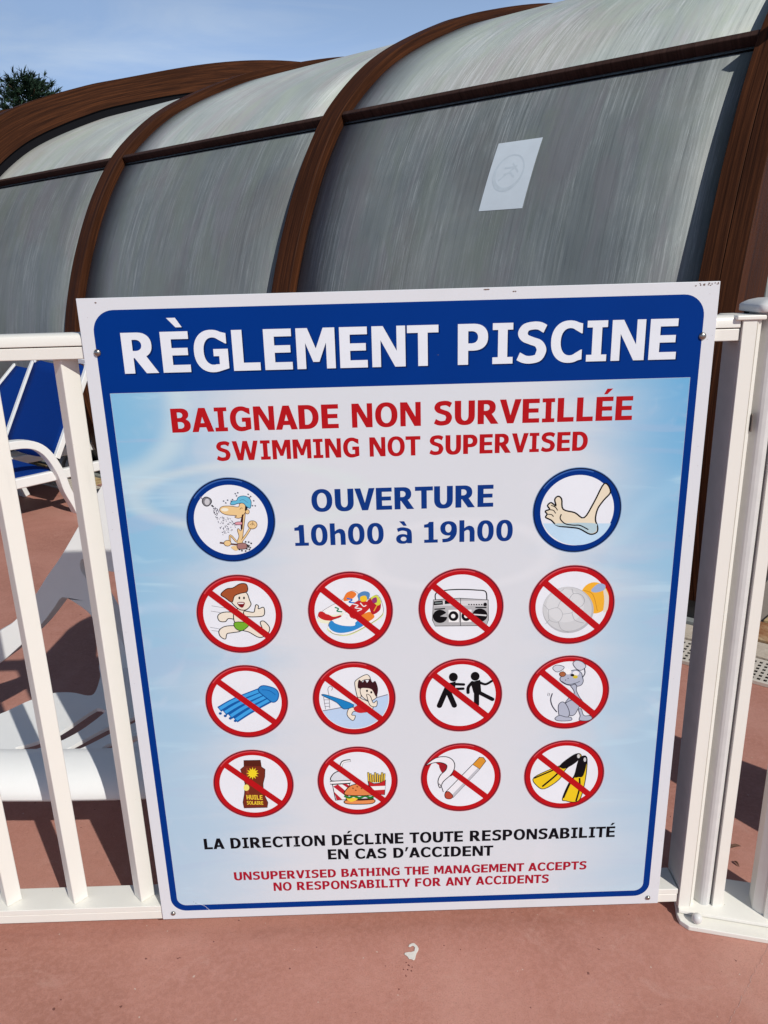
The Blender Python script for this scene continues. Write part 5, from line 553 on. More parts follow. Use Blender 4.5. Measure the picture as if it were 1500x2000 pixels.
# ------------------------------------------------------------------ sign
sign = empty('rules_sign', (0,0,.035)); tag(sign, 'large white and blue French pool rules sign with round pictograms on the fence', 'sign')
Z0, Z1 = .035, 1.241
m = MB(); m.box((-.5,0,Z0), (.5,.0045,Z1)); 
M_SIGN, nt, b = new('white_sign_panel'); g = N(nt); co = g('TexCoord').outputs['Object']
dd = g.rng(g.noise(co, 7, 7, .7), .55, .8, 0, .25); sp = g.rng(g.noise(co, 130, 2), .745, .77, 0, .6); sp2 = g.rng(g.noise(g.map(co,(1,1,1),(3,1,5)), 2.2, 2), .5, .62, 0, 1)
c = g.mix(dd, (.69,.705,.74), (.60,.61,.61)); c = g.mix(g.math('MULTIPLY', sp, sp2), c, (.30,.25,.2))
nt.links.new(c, b.inputs['Base Color']); b.inputs['Roughness'].default_value = .30; b.inputs['Specular IOR Level'].default_value = .3
m.build('panel', M_SIGN, sign, bevel=.0008)
def rrect(x0, z0, x1, z1, rb, rt, n=10):
    pts = []
    for cx_, cz_, r, a0 in ((x1-rb,z0+rb,rb,-90),(x1-rt,z1-rt,rt,0),(x0+rt,z1-rt,rt,90),(x0+rb,z0+rb,rb,180)):
        if r <= 1e-6: pts.append((cx_,cz_)); continue
        for i in range(n+1): a = math.radians(a0+90*i/n); pts.append((cx_+r*math.cos(a), cz_+r*math.sin(a)))
    return pts
class Print:
    """flat print: coloured shapes on the plate, each layer a hair above the one below"""
    def __init__(s, base): s.y = base; s.v = []; s.f = []; s.mi = []; s.mats = []; s.k = 0
    def slot(s, m):
        if m not in s.mats: s.mats.append(m)
        return s.mats.index(m)
    def fill(s, loops, mat, up=True):
        if not hasattr(mat, 'node_tree'): mat = ink(mat)
        if up: s.k += 1
        y = s.y-s.k*.00002
        tri = tessellate_polygon([[Vector((p[0],p[1],0)) for p in L] for L in loops]); flat = [p for L in loops for p in L]
        k = len(s.v); s.v += [(p[0],y,p[1]) for p in flat]; mi = s.slot(mat)
        for t in tri:
            a, b_, c_ = [flat[i] for i in t]
            cr_ = (b_[0]-a[0])*(c_[1]-a[1])-(b_[1]-a[1])*(c_[0]-a[0])
            if abs(cr_) < 1e-12: continue
            t = t if cr_ > 0 else (t[0],t[2],t[1])
            s.f.append(tuple(i+k for i in t)); s.mi.append(mi)
    def line(s, pts, wd, mat, smooth=True, closed=False, caps=False, up=True):
        if smooth and len(pts) > 2: pts = cat(pts, closed, 5)
        if not hasattr(mat, 'node_tree'): mat = ink(mat)
        if up: s.k += 1
        y = s.y-s.k*.00002; n = len(pts); k = len(s.v); mi = s.slot(mat)
        for i in range(n):
            a = pts[(i-1)%n] if closed or i > 0 else pts[0]; b_ = pts[(i+1)%n] if closed or i < n-1 else pts[-1]
            dx, dz = b_[0]-a[0], b_[1]-a[1]; l = math.hypot(dx,dz) or 1; nx, nz = -dz/l*wd/2, dx/l*wd/2
            s.v += [(pts[i][0]+nx,y,pts[i][1]+nz),(pts[i][0]-nx,y,pts[i][1]-nz)]
        for i in range(n if closed else n-1):
            a = k+2*i; b_ = k+2*((i+1)%n); s.f.append((a+1,b_+1,b_,a)); s.mi.append(mi)
        if caps:
            for q in (pts[0], pts[-1]): s.fill([[(q[0]+wd/2*math.cos(t*math.pi/6), q[1]+wd/2*math.sin(t*math.pi/6)) for t in range(12)]], mat)
    def shapes(s, L):
        for q in L:
            t = q[0]
            if t == 'f': s.fill([cat(q[2], True, 4)], q[1])
            elif t == 'p': s.fill([q[2]], q[1])
            elif t == 'l': s.line(q[3], q[2], q[1])
            elif t == 'd': s.line(q[3], q[2], q[1], False, up=False)
            elif t == 'L': s.line(q[3], q[2], q[1], caps=True)
            elif t == 'o': c_ = cat(q[4], True, 4); s.fill([c_], q[1]); s.line(c_, q[3], q[2], False, True)
            elif t == 'q': s.fill([q[4]], q[1]); s.line(q[4], q[3], q[2], False, True)
            elif t == 'T': text(s, q[2], q[1], q[3], q[4], q[5])
    def build(s, name, parent):
        return mesh(name, s.v, s.f, s.mats, parent, mi=s.mi)

# ---- lettering: heavy humanist sans drawn as outlines, cap height 1
def arc(cx_, cz_, rx, rz, a0, a1, n=14, e=2.25):
    out = []
    for i in range(n+1):
        t = math.radians(a0+(a1-a0)*i/n); c_, s_ = math.cos(t), math.sin(t)
        out.append((cx_+math.copysign(abs(c_)**(2/e), c_)*rx, cz_+math.copysign(abs(s_)**(2/e), s_)*rz))
    return out
def rect(x0,z0,x1,z1): return [(x0,z0),(x1,z0),(x1,z1),(x0,z1)]
def pen(pts, sw, sh):
    P = cat(pts, False, 7); L, Rr = [], []
    for i in range(len(P)):
        a = P[max(i-1,0)]; b_ = P[min(i+1,len(P)-1)]; dx, dz = b_[0]-a[0], b_[1]-a[1]; l = math.hypot(dx,dz); nx, nz = -dz/l, dx/l
        hw = .5*math.hypot(sw*nx, sh*nz); L.append((P[i][0]+nx*hw, P[i][1]+nz*hw)); Rr.append((P[i][0]-nx*hw, P[i][1]-nz*hw))
    return L+Rr[::-1]
S_, A_ = .285, .185
GL = {}
GL['E'] = (.76, [[[(0,0),(.76,0),(.76,A_),(S_,A_),(S_,.42),(.72,.42),(.72,.60),(S_,.60),(S_,1-A_),(.76,1-A_),(.76,1),(0,1)]]])
GL['F'] = (.74, [[[(0,0),(S_,0),(S_,.40),(.69,.40),(.69,.58),(S_,.58),(S_,1-A_),(.74,1-A_),(.74,1),(0,1)]]])
GL['L'] = (.74, [[[(0,0),(.74,0),(.74,A_+.01),(S_,A_+.01),(S_,1),(0,1)]]])
GL['T'] = (.86, [[[(.2975,0),(.5625,0),(.5625,1-A_),(.86,1-A_),(.86,1),(0,1),(0,1-A_),(.2975,1-A_)]]])
GL['I'] = (.56, [[[(0,0),(.56,0),(.56,.165),(.41,.165),(.41,.835),(.56,.835),(.56,1),(0,1),(0,.835),(.15,.835),(.15,.165),(0,.165)]]])
GL['M'] = (1.06, [[[(0,0),(.245,0),(.245,.64),(.445,.17),(.615,.17),(.815,.64),(.815,0),(1.06,0),(1.06,1),(.745,1),(.53,.50),(.315,1),(0,1)]]])
GL['N'] = (.92, [[[(0,0),(.24,0),(.24,.66),(.63,0),(.92,0),(.92,1),(.68,1),(.68,.39),(.31,1),(0,1)]]])
GL['A'] = (.98, [[[(0,0),(.28,0),(.345,.19),(.63,.19),(.695,0),(.98,0),(.635,1),(.345,1)],[(.403,.37),(.49,.63),(.572,.37)]]])
GL['V'] = (.97, [[[(0,1),(.285,1),(.485,.34),(.685,1),(.97,1),(.63,0),(.34,0)]]])
GL['W'] = (1.50, [[[(0,1),(.27,1),(.445,.35),(.62,1),(.88,1),(1.055,.35),(1.23,1),(1.5,1),(1.225,0),(.91,0),(.75,.62),(.59,0),(.275,0)]]])
GL['Y'] = (.96, [[[(0,1),(.31,1),(.485,.63),(.655,1),(.96,1),(.615,.37),(.615,0),(.35,0),(.35,.37)]]])
GL['D'] = (.90, [[[(0,0),(.36,0)]+arc(.38,.5,.52,.5,-86,86,18,2.2)+[(.36,1),(0,1)], [(S_,A_),(S_,1-A_)]+arc(.36,.5,.265,.32,86,-86,14,2.1)]])
GL['O'] = (1.0, [[arc(.5,.5,.5,.52,0,350,34,2.25), arc(.5,.5,.235,.345,0,-350,30,2.2)]])
GL['0'] = (.80, [[arc(.4,.5,.40,.515,0,350,34,2.35), arc(.4,.5,.155,.35,0,-350,30,2.2)]])
GL['P'] = (.83, [[[(0,0),(S_,0),(S_,.345)]+arc(.42,.6725,.41,.3275,-88,88,16,2.3)+[(0,1)], [(S_,.525),(S_,.82)]+arc(.37,.6725,.185,.15,86,-86,10,2.2)]])
GL['R'] = (.94, [[[(0,0),(S_,0),(S_,.38)]+arc(.42,.69,.39,.31,-88,88,16,2.3)+[(0,1)], [(S_,.555),(S_,.825)]+arc(.36,.69,.175,.137,86,-86,10,2.2)], [[(.60,0),(.94,0),(.60,.47),(.30,.40)]]])
GL['B'] = (.85, [[[(0,0),(.42,0)]+arc(.44,.285,.41,.285,-84,60,14,2.3)+arc(.42,.755,.37,.245,-52,86,12,2.3)+[(0,1)], [(S_,.165),(S_,.44)]+arc(.38,.30,.18,.137,84,-84,9,2.2), [(S_,.605),(S_,.835)]+arc(.36,.72,.16,.115,84,-84,9,2.2)]])
GL['U'] = (.90, [[[(0,1),(0,.40)]+arc(.45,.40,.45,.42,180,360,22,2.4)+[(.90,1),(.90-S_,1),(.90-S_,.40)]+arc(.45,.40,.45-S_,.235,360,180,16,2.2)+[(S_,1)]]])
GL['C'] = (.86, [[arc(.50,.5,.50,.52,47,313,28,2.2)[:0]+[(.86,.94)]+arc(.50,.5,.50,.52,62,298,28,2.2)+[(.86,.06),(.86,.30),(.83,.30)]+arc(.52,.5,.255,.335,302,58,22,2.2)+[(.83,.70),(.86,.70)]]])
GL['G'] = (.93, [[[(.90,.93)]+arc(.50,.5,.50,.52,62,285,28,2.2)+[(.93,.07),(.93,.55),(.53,.55),(.53,.375),(.68,.375),(.68,.175)]+arc(.52,.5,.255,.335,285,58,22,2.2)+[(.87,.68),(.90,.68)]]])
GL['S'] = (.80, [[pen([(.755,.83),(.60,.905),(.43,.918),(.235,.875),(.145,.74),(.215,.62),(.38,.55),(.56,.485),(.655,.37),(.655,.26),(.56,.125),(.37,.082),(.20,.098),(.03,.175)], .27, .19)]])
GL['H'] = (.90, [[[(0,0),(S_,0),(S_,.41),(.90-S_,.41),(.90-S_,0),(.90,0),(.90,1),(.90-S_,1),(.90-S_,.59),(S_,.59),(S_,1),(0,1)]]])
GL['1'] = (.66, [[[(0,0),(.66,0),(.66,.15),(.46,.15),(.46,1),(.25,1),(.17,.905),(0,.87),(0,.73),(.21,.73),(.21,.15),(0,.15)]]])
GL['9'] = (.80, [[arc(.40,.67,.40,.345,0,350,30,2.2), arc(.39,.67,.15,.20,0,-350,20,2.1)], [pen([(.68,.66),(.665,.42),(.54,.21),(.36,.11),(.10,.085)], .25, .17)]])
GL['h'] = (.74, [[[(0,0),(.24,0),(.24,.50),(.33,.56),(.42,.58),(.485,.53),(.50,.44),(.50,0),(.74,0),(.74,.50),(.70,.66),(.60,.75),(.47,.775),(.34,.735),(.24,.66),(.24,1.04),(0,1.04)]]])
GL['a'] = (.76, [[pen([(.07,.635),(.25,.69),(.42,.68),(.58,.62),(.645,.48),(.65,.0)], .23, .16)], [arc(.32,.215,.32,.235,0,350,26,2.2), arc(.36,.215,.14,.105,0,-350,16,2.1)]])
GL['’'] = (.30, [[[(.0,.62),(.13,.62),(.33,1.04),(.09,1.04)]]])
ACC = {'È':('E',[(.22,1.33),(.46,1.33),(.62,1.10),(.45,1.10)]), 'É':('E',[(.32,1.10),(.47,1.10),(.72,1.33),(.46,1.33)]), 'à':('a',[(.16,1.06),(.40,1.06),(.53,.84),(.37,.84)])}
def text(pr, string, col, bl, br, cap, gap=.125, dx=0, dz=0, space=.60, only=None):
    x = 0; seq = []; wi = 0
    for ch in string:
        if ch == ' ': x += space-gap; wi += 1; continue
        acc = None
        if ch in ACC: ch, acc = ACC[ch]
        wd, loops = GL[ch]; g_ = gap*(.45 if ch in 'AVYT' else 1)
        if ch in 'AVYT' and seq: x -= gap*.6
        seq.append((x, loops, acc, wi)); x += wd+g_
    tot = x-g_; W_ = br[0]-bl[0]; k = W_/tot; sl_ = (br[1]-bl[1])/W_
    def T(p, x0): X = bl[0]+(p[0]+x0)*k; return (X+dx, bl[1]+(X-bl[0])*sl_+p[1]*cap+dz)
    pr.k += 1
    for x0, loops, acc, wi in seq:
        if only is not None and wi != only: continue
        for j, L in enumerate(loops):
            pr.k += j; pr.fill([[T(p, x0) for p in l] for l in L], col, False); pr.k -= j
        if acc: pr.fill([[T(p, x0) for p in acc]], col, False)
    pr.k += 1
    return k/cap

pr = Print(-.0001); pr.fill([rrect(-.479,.0555,.479,1.2225,.030,.034), rrect(-.4665,.0690,.4665,1.0935,.018,.0)[::-1]], (0,48,124)); pr.build('blue_border', sign)
# printed water picture
M_WATER, nt, b = new('printed_water'); g = N(nt); co = g('TexCoord').outputs['Object']
sx3 = g('SeparateXYZ'); nt.links.new(co, sx3.inputs[0]); X, Zc = sx3.outputs[0], sx3.outputs[2]
wz = g.noise(g.map(co,(1.6,1,4.5)), 1.6, 4, .5, 1.2); warp = g.math('MULTIPLY', g.math('SUBTRACT', wz, .5), .22)
axx = g.math('ADD', g.math('ABSOLUTE', g.math('SUBTRACT', X, .015)), warp)
zz = g.rng(Zc, 0, 1.1, .40, 1.0, False)
eL = g.math('MULTIPLY', g.rng(axx, .17, .50, 0, 1), zz)
left = g.rng(X, -.05, .05, 1, 0)
c = g.mix(eL, (.665,.695,.735), (.20,.48,.70)); 
tr = g.math('MULTIPLY', g.rng(X, .30, .48, 0, 1), g.rng(Zc, .75, 1.09, 0, .65)); c = g.mix(tr, c, (.10,.37,.66))
def ellring(cx_, cz_, rx, rz, wd, amt, col, c):
    dx = g.math('DIVIDE', g.math('SUBTRACT', X, cx_), rx); dz = g.math('DIVIDE', g.math('SUBTRACT', Zc, cz_), rz)
    r = g.math('SQRT', g.math('ADD', g.math('MULTIPLY', dx, dx), g.math('MULTIPLY', dz, dz)))
    d = g.math('ABSOLUTE', g.math('SUBTRACT', g.math('ADD', r, g.math('MULTIPLY', warp, .5)), 1))
    return g.mix(g.math('MULTIPLY', g.rng(d, 0, wd, 1, 0), amt), c, col)
c = ellring(-.475, 1.07, .115, .115, .30, .55, (.62,.74,.76), c); c = ellring(-.26, .915, .19, .055, .22, .5, (.66,.74,.74), c); c = ellring(.09, .80, .16, .06, .20, .35, (.78,.79,.82), c)
c = ellring(-.42, .62, .16, .10, .16, .35, (.48,.64,.80), c); c = ellring(.50, .62, .17, .30, .12, .25, (.45,.66,.80), c)
st = g.noise(g.map(co,(2.2,1,13)), 1.4, 4, .5, 1.5); c = g.mix(g.math('MULTIPLY', g.rng(st, .56, .68, 0, .35), eL), c, (.42,.50,.68)); c = g.mix(g.math('MULTIPLY', g.rng(st, .44, .32, 0, .45), eL), c, (.55,.76,.86))
sw = g.noise(g.map(co,(3,1,3)), 2, 3, .5, 2); c = g.mix(g.rng(sw, .55, .72, 0, .16), c, (.74,.73,.80))
nt.links.new(c, b.inputs['Base Color']); b.inputs['Roughness'].default_value = .30; b.inputs['Specular IOR Level'].default_value = .3
pr = Print(-.0001); pr.fill([rrect(-.4661,.0694,.4661,1.0931,.0176,.0)], M_WATER); pr.build('water_picture', sign)
for s_, col, bl, br, cap, kind in TEXT:
    for wi, word in enumerate(s_.split(' ')):
        pr = Print(-.00022)
        if kind == 'title':
            text(pr, s_, (0,34,92), bl, br, cap, dx=.0022, dz=-.0022, only=wi); text(pr, s_, (0,26,74), bl, br, cap, dx=.0012, dz=-.0012, only=wi)
        text(pr, s_, col, bl, br, cap, only=wi)
        pr.build('printed_word', sign)
RED, BLU, DISC = (176,20,26), (2,46,122), (221,224,231)
def circ(cx_, cz_, r, n=72): return [(cx_+r*math.cos(2*math.pi*i/n), cz_+r*math.sin(2*math.pi*i/n)) for i in range(n)]
for name, label, kind, (cx_, cz_), r, sh, over in ICONS:
    col = RED if kind == 'no' else BLU; t = .150 if kind == 'no' else .165
    pr = Print(-.00022)
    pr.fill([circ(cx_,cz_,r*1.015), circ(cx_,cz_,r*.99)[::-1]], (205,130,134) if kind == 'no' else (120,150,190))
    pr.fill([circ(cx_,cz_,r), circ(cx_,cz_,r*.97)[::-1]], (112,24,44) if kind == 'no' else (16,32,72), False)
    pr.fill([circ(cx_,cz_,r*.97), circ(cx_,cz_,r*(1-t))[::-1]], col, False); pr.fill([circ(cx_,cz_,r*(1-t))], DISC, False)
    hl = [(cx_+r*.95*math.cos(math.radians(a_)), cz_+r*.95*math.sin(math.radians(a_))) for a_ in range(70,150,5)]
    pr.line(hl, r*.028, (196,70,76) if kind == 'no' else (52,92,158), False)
    pr.shapes(sh)
    if kind == 'no':
        R_ = r*(1-t*.55); a_ = math.radians(138); b_ = math.radians(-42.5)
        p0 = (cx_+R_*math.cos(a_), cz_+R_*math.sin(a_)); p1 = (cx_+R_*math.cos(b_), cz_+R_*math.sin(b_)); pr.line([p0,p1], r*.158, col, False)
    pr.shapes(over)
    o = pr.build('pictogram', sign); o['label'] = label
# screws
def dome(c0, r, hgt, name, mat, parent, ax=Vector((0,-1,0))):
    m = MB(); rg = []
    for k in range(6):
        t = math.pi/2*k/5; rr = r*math.cos(t)+.00005
        rg.append([c0+Vector((rr*math.cos(2*math.pi*j/20),0,rr*math.sin(2*math.pi*j/20)))+ax*hgt*math.sin(t) for j in range(20)])
    m.sweep(rg, lambda i: rg[i], False); return m.build(name, mat, parent, smooth=True)
for x_, z_, rr in ((-.4775,1.158,.0058),(.4795,1.158,.0060),(-.4775,.0505,.0048),(.4785,.0505,.0048)):
    dome(Vector((x_,-.0006,z_)), rr, .004, 'screw', M_STEEL, sign)
    m = MB(); m.tube([(x_,.004,z_),(x_,.0045,z_)], rr, 8)
# rust chips on the top edge, scratches low down
ch = Print(-.0001); rr_ = random.Random(5)
def chip(x_, z_, w_, h_, col):
    n = 9; ch.fill([[(x_+w_*math.cos(2*math.pi*i/n)*rr_.uniform(.5,1), min(z_+h_*math.sin(2*math.pi*i/n)*rr_.uniform(.5,1), Z1-.0006)) for i in range(n)]], col)
for k in range(12): chip(.497-rr_.random()*.036, Z1-.0022-rr_.random()*.004, rr_.uniform(.0008,.003), rr_.uniform(.0006,.0016), (112,92,84))
for x_, w_ in ((.134,.004),(.178,.0022),(.181,.0016),(.138,.003),(-.47,.002)): chip(x_, Z1-.0030-(.004 if w_ < .0025 else 0), w_, .0012, (118,96,88))
for (x_,z_) in ((-.434,.0770),(-.43,.0735),(-.12,.167),(-.108,.172),(.06,1.14)): chip(x_, z_, .0012, .001, (90,88,92))
ch.line([(-.4255,.0735),(-.413,.0660),(-.4045,.0560)], .0006, (235,235,238), False); ch.line([(-.2275,.2015),(-.219,.2085)], .0009, (120,120,128), False)
for k in range(26): chip(rr_.choice((-1,1))*rr_.uniform(.484,.497), rr_.uniform(.05,1.23), .0006, .0005, (150,140,134))
tag(ch.build('chipped_paint', sign), kind='stuff')

# ------------------------------------------------------------------ white resin chair behind the fence
chair = empty('garden_chair', (SEAT[5][0],SEAT[5][1],0)); tag(chair, 'white moulded plastic garden chair with slotted seat, just behind the fence slats', 'chair')
zs = .268
def extrude_holes(name, loops, fn, t, mat, parent, bevel=.004):
    tri = tessellate_polygon([[Vector((p[0],p[1],0)) for p in L] for L in loops]); flat = [p for L in loops for p in L]; n = len(flat)
    vs = [fn(p[0],p[1],0) for p in flat]+[fn(p[0],p[1],t) for p in flat]; fs = [tuple(q) for q in tri]+[tuple(n+i for i in reversed(q)) for q in tri]
    k = 0
    for L in loops:
        for i in range(len(L)): a = k+i; b_ = k+(i+1)%len(L); fs.append((a,b_,n+b_,n+a))
        k += len(L)
    m = MB(); m.add(vs, fs); return m.build(name, mat, parent, bevel=bevel, seg=3)
# seat surface: slightly dished sheet with slots
def widen(L):
    cx_ = sum(p[0] for p in L)/len(L); cy_ = sum(p[1] for p in L)/len(L); a, b_ = max(((p, q) for p in L for q in L), key=lambda t: math.dist(t[0], t[1]))
    d = math.dist(a, b_); tx, ty = (b_[0]-a[0])/d, (b_[1]-a[1])/d; out_ = []
    for x_, y_ in L:
        u_ = (x_-cx_)*tx+(y_-cy_)*ty; v_ = -(x_-cx_)*ty+(y_-cy_)*tx; v_ *= 1.55; out_.append((cx_+tx*u_-ty*v_, cy_+ty*u_+tx*v_))
    return out_
extrude_holes('seat', [cat(SEAT[:13], False, 4)+SEAT[13:]]+[cat(widen(s), True, 2)[::-1] for s in SLOTS], lambda a,b_,c_: Vector((a,b_,zs-.008+c_)), .009, M_PLASTIC, chair, .0028)
# rolled front lip following the seat's front edge
lp = cat([(-1.34,.335),(-1.16,.303),(-1.05,.268),(-.93,.245),(-.80,.236),(-.62,.232),(-.40,.236),(-.25,.26)], False, 5)
sec_ = [(d_*.84, z_*.66) for d_, z_ in [(.030,-.006),(.022,.0),(.0,.002),(-.025,-.001),(-.055,-.010),(-.082,-.028),(-.098,-.052),(-.104,-.078),(-.102,-.088),(-.096,-.088),(-.095,-.076),(-.088,-.054),(-.073,-.034),(-.05,-.019),(-.02,-.010),(.022,-.009),(.030,-.009)]]
m = MB(); path = [Vector((p[0],p[1],0)) for p in lp]
m.sweep(path, lambda i: [Vector((lp[i][0], lp[i][1]+d, zs+.001+zz_)) for d, zz_ in sec_]); o = m.build('front_lip', M_PLASTIC, chair, smooth=True)
extrude_holes('arm', [cat(ARM, True, 3)], lambda a,b_,c_: Vector((a+c_*.25, .62+c_, b_)), .055, M_PLASTIC, chair, .0035)
# far arm, back and legs
bk = [(-.60,.60,.24),(-.575,.62,.34),(-.55,.64,.50),(-.52,.66,.68),(-.46,.68,.82)]
m = MB(); bw = cat(bk, False, 4)
m.sweep(bw, lambda i: [Vector(bw[i])+Vector(q) for q in ((-.028,-.30,0),(.006,-.30,0),(.006,.01,0),(-.028,.01,0))]); m.build('backrest', M_PLASTIC, chair, bevel=.006)
for q in ([(-1.25,.46,.26),(-1.27,.44,0)],[(-1.22,.62,.26),(-1.24,.66,0)],[(-.50,.30,.26),(-.42,.30,0)],[(-.48,.60,.26),(-.40,.64,0)]):
    m = MB(); m.tube(cat(q, False, 4), 0, sq=(.045,.03)); m.build('leg', M_PLASTIC, chair)

# ------------------------------------------------------------------ blue sun loungers by the shelter
G0 = Vector((-1.775,2.997,0)); LU = Vector((-.766,.643,0)); LN = Vector((-.643,-.766,0))
def lounger(off, recline, label):
    o0 = G0+LU*off; t = empty('sun_lounger', o0); tag(t, label, 'sun lounger', 'blue sun loungers beside the shelter')
    def P(x_, y_, z_): return o0+LN*x_+LU*y_+Vector((0,0,z_))
    X0, Zb, X1, Zt = recline; Wd = .62
    arm_ = cat([(.0,.0),(.02,.06),(.055,.15),(.080,.26),(.135,.375),(.21,.435),(.33,.452),(.52,.44),(.66,.38),(.72,.27)], False, 4)
    for y_ in (0, Wd):
        m = MB(); pts = [P(a,y_,b_) for a,b_ in arm_]; m.sweep(pts, lambda i: strip_sec(pts, i, LU, .062, .044)); m.build('arm', M_PLASTIC, t, bevel=.004)
        m = MB(); m.box((-.62,-.02,.205), (1.35,.02,.262), (LN, LU, Vector((0,0,1))), P(0,y_+(.03 if y_ == 0 else -.03),0)); m.build('side_rail', M_PLASTIC, t, bevel=.008)
        m = MB(); m.tube([P(-.42,y_+.05,.09),P(-.42,y_+.09,.09)], .09, 24); m.build('wheel', M_ALU, t, bevel=.004)
        m = MB(); m.box((1.2,-.02,0), (1.26,.02,.21), (LN, LU, Vector((0,0,1))), P(0,y_+(.03 if y_ == 0 else -.03),0)); m.build('leg', M_PLASTIC, t, bevel=.006)
    d = Vector((X1-X0, Zt-Zb)); L = d.length; d /= L
    loop = [(0,0),(0,L-.07),(.02,L-.025),(.07,L),(Wd-.07,L),(Wd-.02,L-.025),(Wd,L-.07),(Wd,0)]; lp_ = cat(loop, False, 4)
    pts = [P(X0+d.x*b_, a, Zb+d.y*b_) for a,b_ in lp_]
    m = MB(); m.tube(pts, 0, sq=(.030,.030)); m.build('backrest_frame', M_PLASTIC, t)
    m = MB(); vs = []; 
    for j in range(9):
        for i in range(9):
            a = .008+(Wd-.016)*i/8; b_ = (L-.012)*j/8; dip = .02*math.sin(math.pi*i/8)
            if j == 8 and i in (0,8): b_ -= .03
            vs.append(P(X0+d.x*b_+dip*.3, a, Zb+d.y*b_-dip))
    m.add(vs, [(j*9+i,j*9+i+1,j*9+i+10,j*9+i+9) for j in range(8) for i in range(8)]); o = m.build('backrest_fabric', M_LOUNGE, t, smooth=True); q = o.modifiers.new('t','SOLIDIFY'); q.thickness = .004
    m = MB(); m.box((X0+.02,.04,.262), (1.32,Wd-.04,.268), (LN, LU, Vector((0,0,1))), P(0,0,0)); m.build('seat_fabric', M_LOUNGE, t, bevel=.002)
    return t
def strip_sec(pts, i, side, wd, th):
    t = (pts[min(i+1,len(pts)-1)]-pts[max(i-1,0)]).normalized(); n = side.cross(t).normalized()
    return [pts[i]+side*wd*a+n*th*b_ for a,b_ in ((-.5,-.5),(.5,-.5),(.5,.5),(-.5,.5))]
lounger(0, (.075,.335,-.205,.835), 'nearer blue lounger with upright back and white arms by the shelter')
lounger(.70, (.02,.335,-.44,.76), 'blue lounger half hidden at the far left, its back more reclined')

# ------------------------------------------------------------------ small things on the deck
M_WHITE = plain('dropping_white', (.66,.64,.58), .6); M_DROP = plain('dark_drip', (.10,.02,.015), .5)
bd = empty('bird_dropping', (-.007,-.071,0)); tag(bd, 'white bird dropping splashed on the deck below the sign', 'dropping')
rb = random.Random(2); m = MB()
cl = [(-.010,-.0745),(-.004,-.0795),(.0005,-.0805),(.0025,-.074),(.005,-.066),(.008,-.058),(.002,-.050),(-.005,-.050),(-.007,-.056),(-.002,-.054),(.002,-.058),(.0005,-.064),(-.004,-.066),(-.009,-.067),(-.014,-.069)]
cl = [(-.004+(x_+.004)*1.35+rb.uniform(-.0006,.0006), -.066+(y_+.066)*1.2+rb.uniform(-.0014,.0014)) for x_,y_ in cat(cl, True, 2)]
m.prism(cl, lambda a,b_,c_: Vector((a,b_,c_)), .0002, .0018); m.build('splash', M_WHITE, bd, bevel=.0005)
for x_,y_,r in ((-.014,-.088,.0011),(-.010,-.094,.0014),(-.020,-.103,.0011),(-.012,-.104,.0014),(-.003,-.099,.0010),(-.005,-.107,.0014),(-.016,-.116,.0011),(-.0155,-.1185,.0009),(-.008,-.0955,.001),(.062,-.052,.0011),(-.03,-.145,.0012)):
    m = MB(); m.prism([(x_+r*math.cos(t*.7)*rb.uniform(.8,1.1), y_+r*math.sin(t*.7)*rb.uniform(.8,1.1)) for t in range(9)], lambda a,b_,c_: Vector((a,b_,c_)), .0002, .0006); m.build('drip', M_DROP, bd)
# hairline crack in the painted deck, bottom right
rk = random.Random(8); pts_ = []
for k in range(40):
    t_ = k/39; pts_.append((.690-.175*t_+rk.gauss(0,.0012), -.079-.185*t_+rk.gauss(0,.0012)))
vs = []; fs = []
for k, (x_, y_) in enumerate(pts_):
    wd_ = rk.uniform(.0003,.0009); vs += [(x_-wd_, y_, .0006), (x_+wd_, y_+wd_*.5, .0006)]
    if k: fs.append((2*k-2,2*k-1,2*k+1,2*k))
ck = mesh('hairline_crack', vs, fs, plain('worn_paint', (.52,.31,.26), .8)); tag(ck, kind='structure')
M_LEAF = plain('dry_leaf', (.10,.045,.025), .8)
for (x_,y_,ang,l_,lab) in ((.745,.185,.2,.016,'small curled dry brown leaf lying between the two gate posts'),(.725,.135,1.9,.009,'tiny dark crumb of leaf just in front of the curled dry leaf')):
    ca_, sa_ = math.cos(ang), math.sin(ang)
    def LF(a,b_,c_): return Vector((x_+a*ca_-b_*sa_, y_+a*sa_+b_*ca_, c_+.001+abs(b_)*.7))
    vs = []; fs = []
    for i in range(9):
        t = i/8; wdt = l_*.28*math.sin(math.pi*t)+.0004
        for k in (-1,0,1): vs.append(LF((t-.5)*2*l_, k*wdt, .003*math.sin(math.pi*t)))
    for i in range(8):
        for k in (0,1): a = i*3+k; fs.append((a,a+1,a+4,a+3))
    o = mesh('dry_leaf', vs, fs, M_LEAF); q = o.modifiers.new('t','SOLIDIFY'); q.thickness = .0005; tag(o, lab, 'leaf')

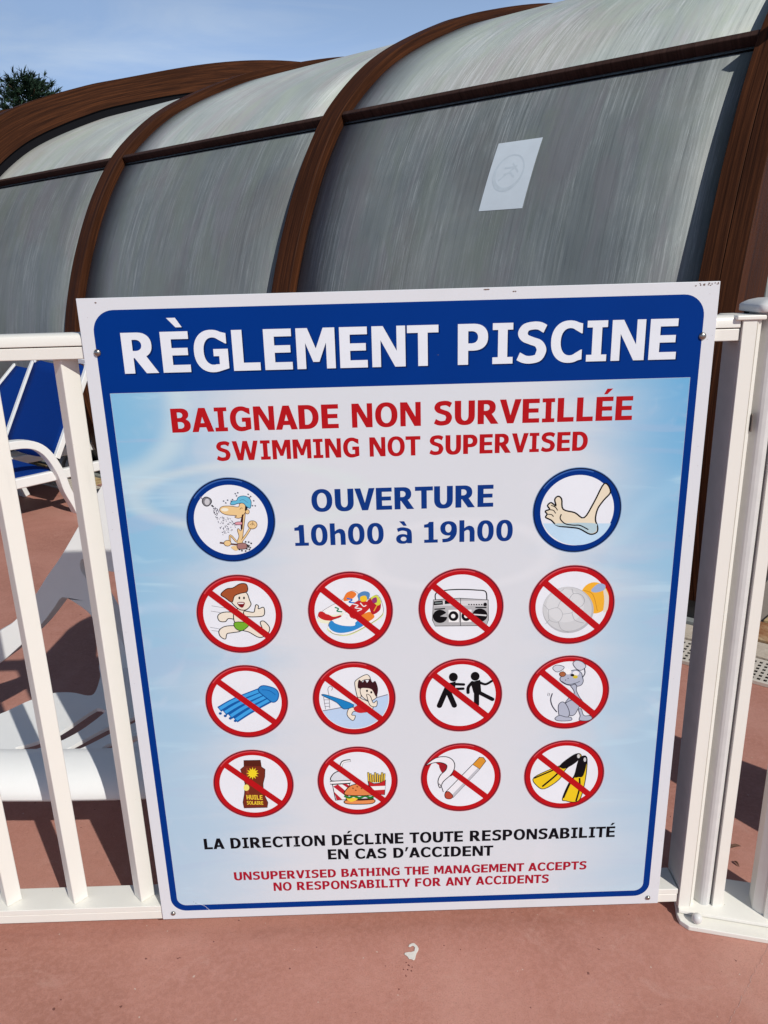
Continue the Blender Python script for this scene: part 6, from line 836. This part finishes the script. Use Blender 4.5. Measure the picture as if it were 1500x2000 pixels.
# ------------------------------------------------------------------ pine tree beyond
M_BARK = plain('pine_bark', (.13,.075,.05), .9, .2, var=.3, vs=6); M_NEEDLE = plain('pine_needles', (.022,.05,.026), .7, .3, var=.45, vs=1.2)
def pine(loc, H, rw, label, seed, tufts=520):
    r_ = random.Random(seed); t = empty('pine_tree', loc); tag(t, label, 'tree', 'pines behind the shelter'); L0 = Vector(loc)
    m = MB(); tp = [L0+Vector((.12*math.sin(k), .1*math.cos(k*1.3), H*k/10)) for k in range(10)]; m.tube(tp, lambda i: .17*(1-i/10.5), 8); m.build('trunk', M_BARK, t, smooth=True)
    br = MB(); cr_ = MB()
    base = H*.45
    for k in range(46):
        f = (k+r_.random())/46; z_ = base+(H-base)*f; R = rw*(1-f**1.7)**.75*r_.uniform(.6,1.08)+.12; a = k*2.4+r_.uniform(-.4,.4)
        st_ = L0+Vector((0,0,z_-.1)); en = st_+Vector((R*math.cos(a), R*math.sin(a), R*.35+.15*r_.random())); mid = (st_+en)/2+Vector((0,0,-.08*R)); pts = cat([st_,mid,en], False, 3)
        br.tube([Vector(p) for p in pts], lambda i: .03*(1-i/8), 5)
        nt_ = max(4, int(tufts/46*(.5+R/rw)))
        for q in range(nt_):
            s = r_.uniform(.25,1.0); p = Vector(pts[min(len(pts)-1, int(s*len(pts)))])+Vector((r_.gauss(0,.13),r_.gauss(0,.13),r_.gauss(.04,.09)))
            ax_ = (Vector((math.cos(a),math.sin(a),r_.uniform(.3,1.3)))+Vector((r_.gauss(0,.4),r_.gauss(0,.4),0))).normalized(); ln = r_.uniform(.13,.24)
            for b_ in range(9):
                d = (ax_+Vector((r_.gauss(0,.5),r_.gauss(0,.5),r_.gauss(0,.5)))).normalized(); sd = d.cross(Vector((r_.random(),r_.random(),r_.random()))).normalized()*.019
                o_ = p+ax_*ln*r_.random()*.6; kk = len(cr_.v); cr_.v += [o_-sd,o_+sd,o_+d*ln]; cr_.f.append((kk,kk+1,kk+2))
    br.build('branches', M_BARK, t, smooth=True); cr_.build('crown', M_NEEDLE, t, fix=False)
pine((-10.15,24.4,0), 7.0, 2.0, 'dark green pine with a pointed crown rising above the wooden arch', 3, 2800)
pine((-12.6,26.5,0), 6.1, 1.8, 'dark pine cut by the left edge beside the taller pointed pine', 9, 1600)
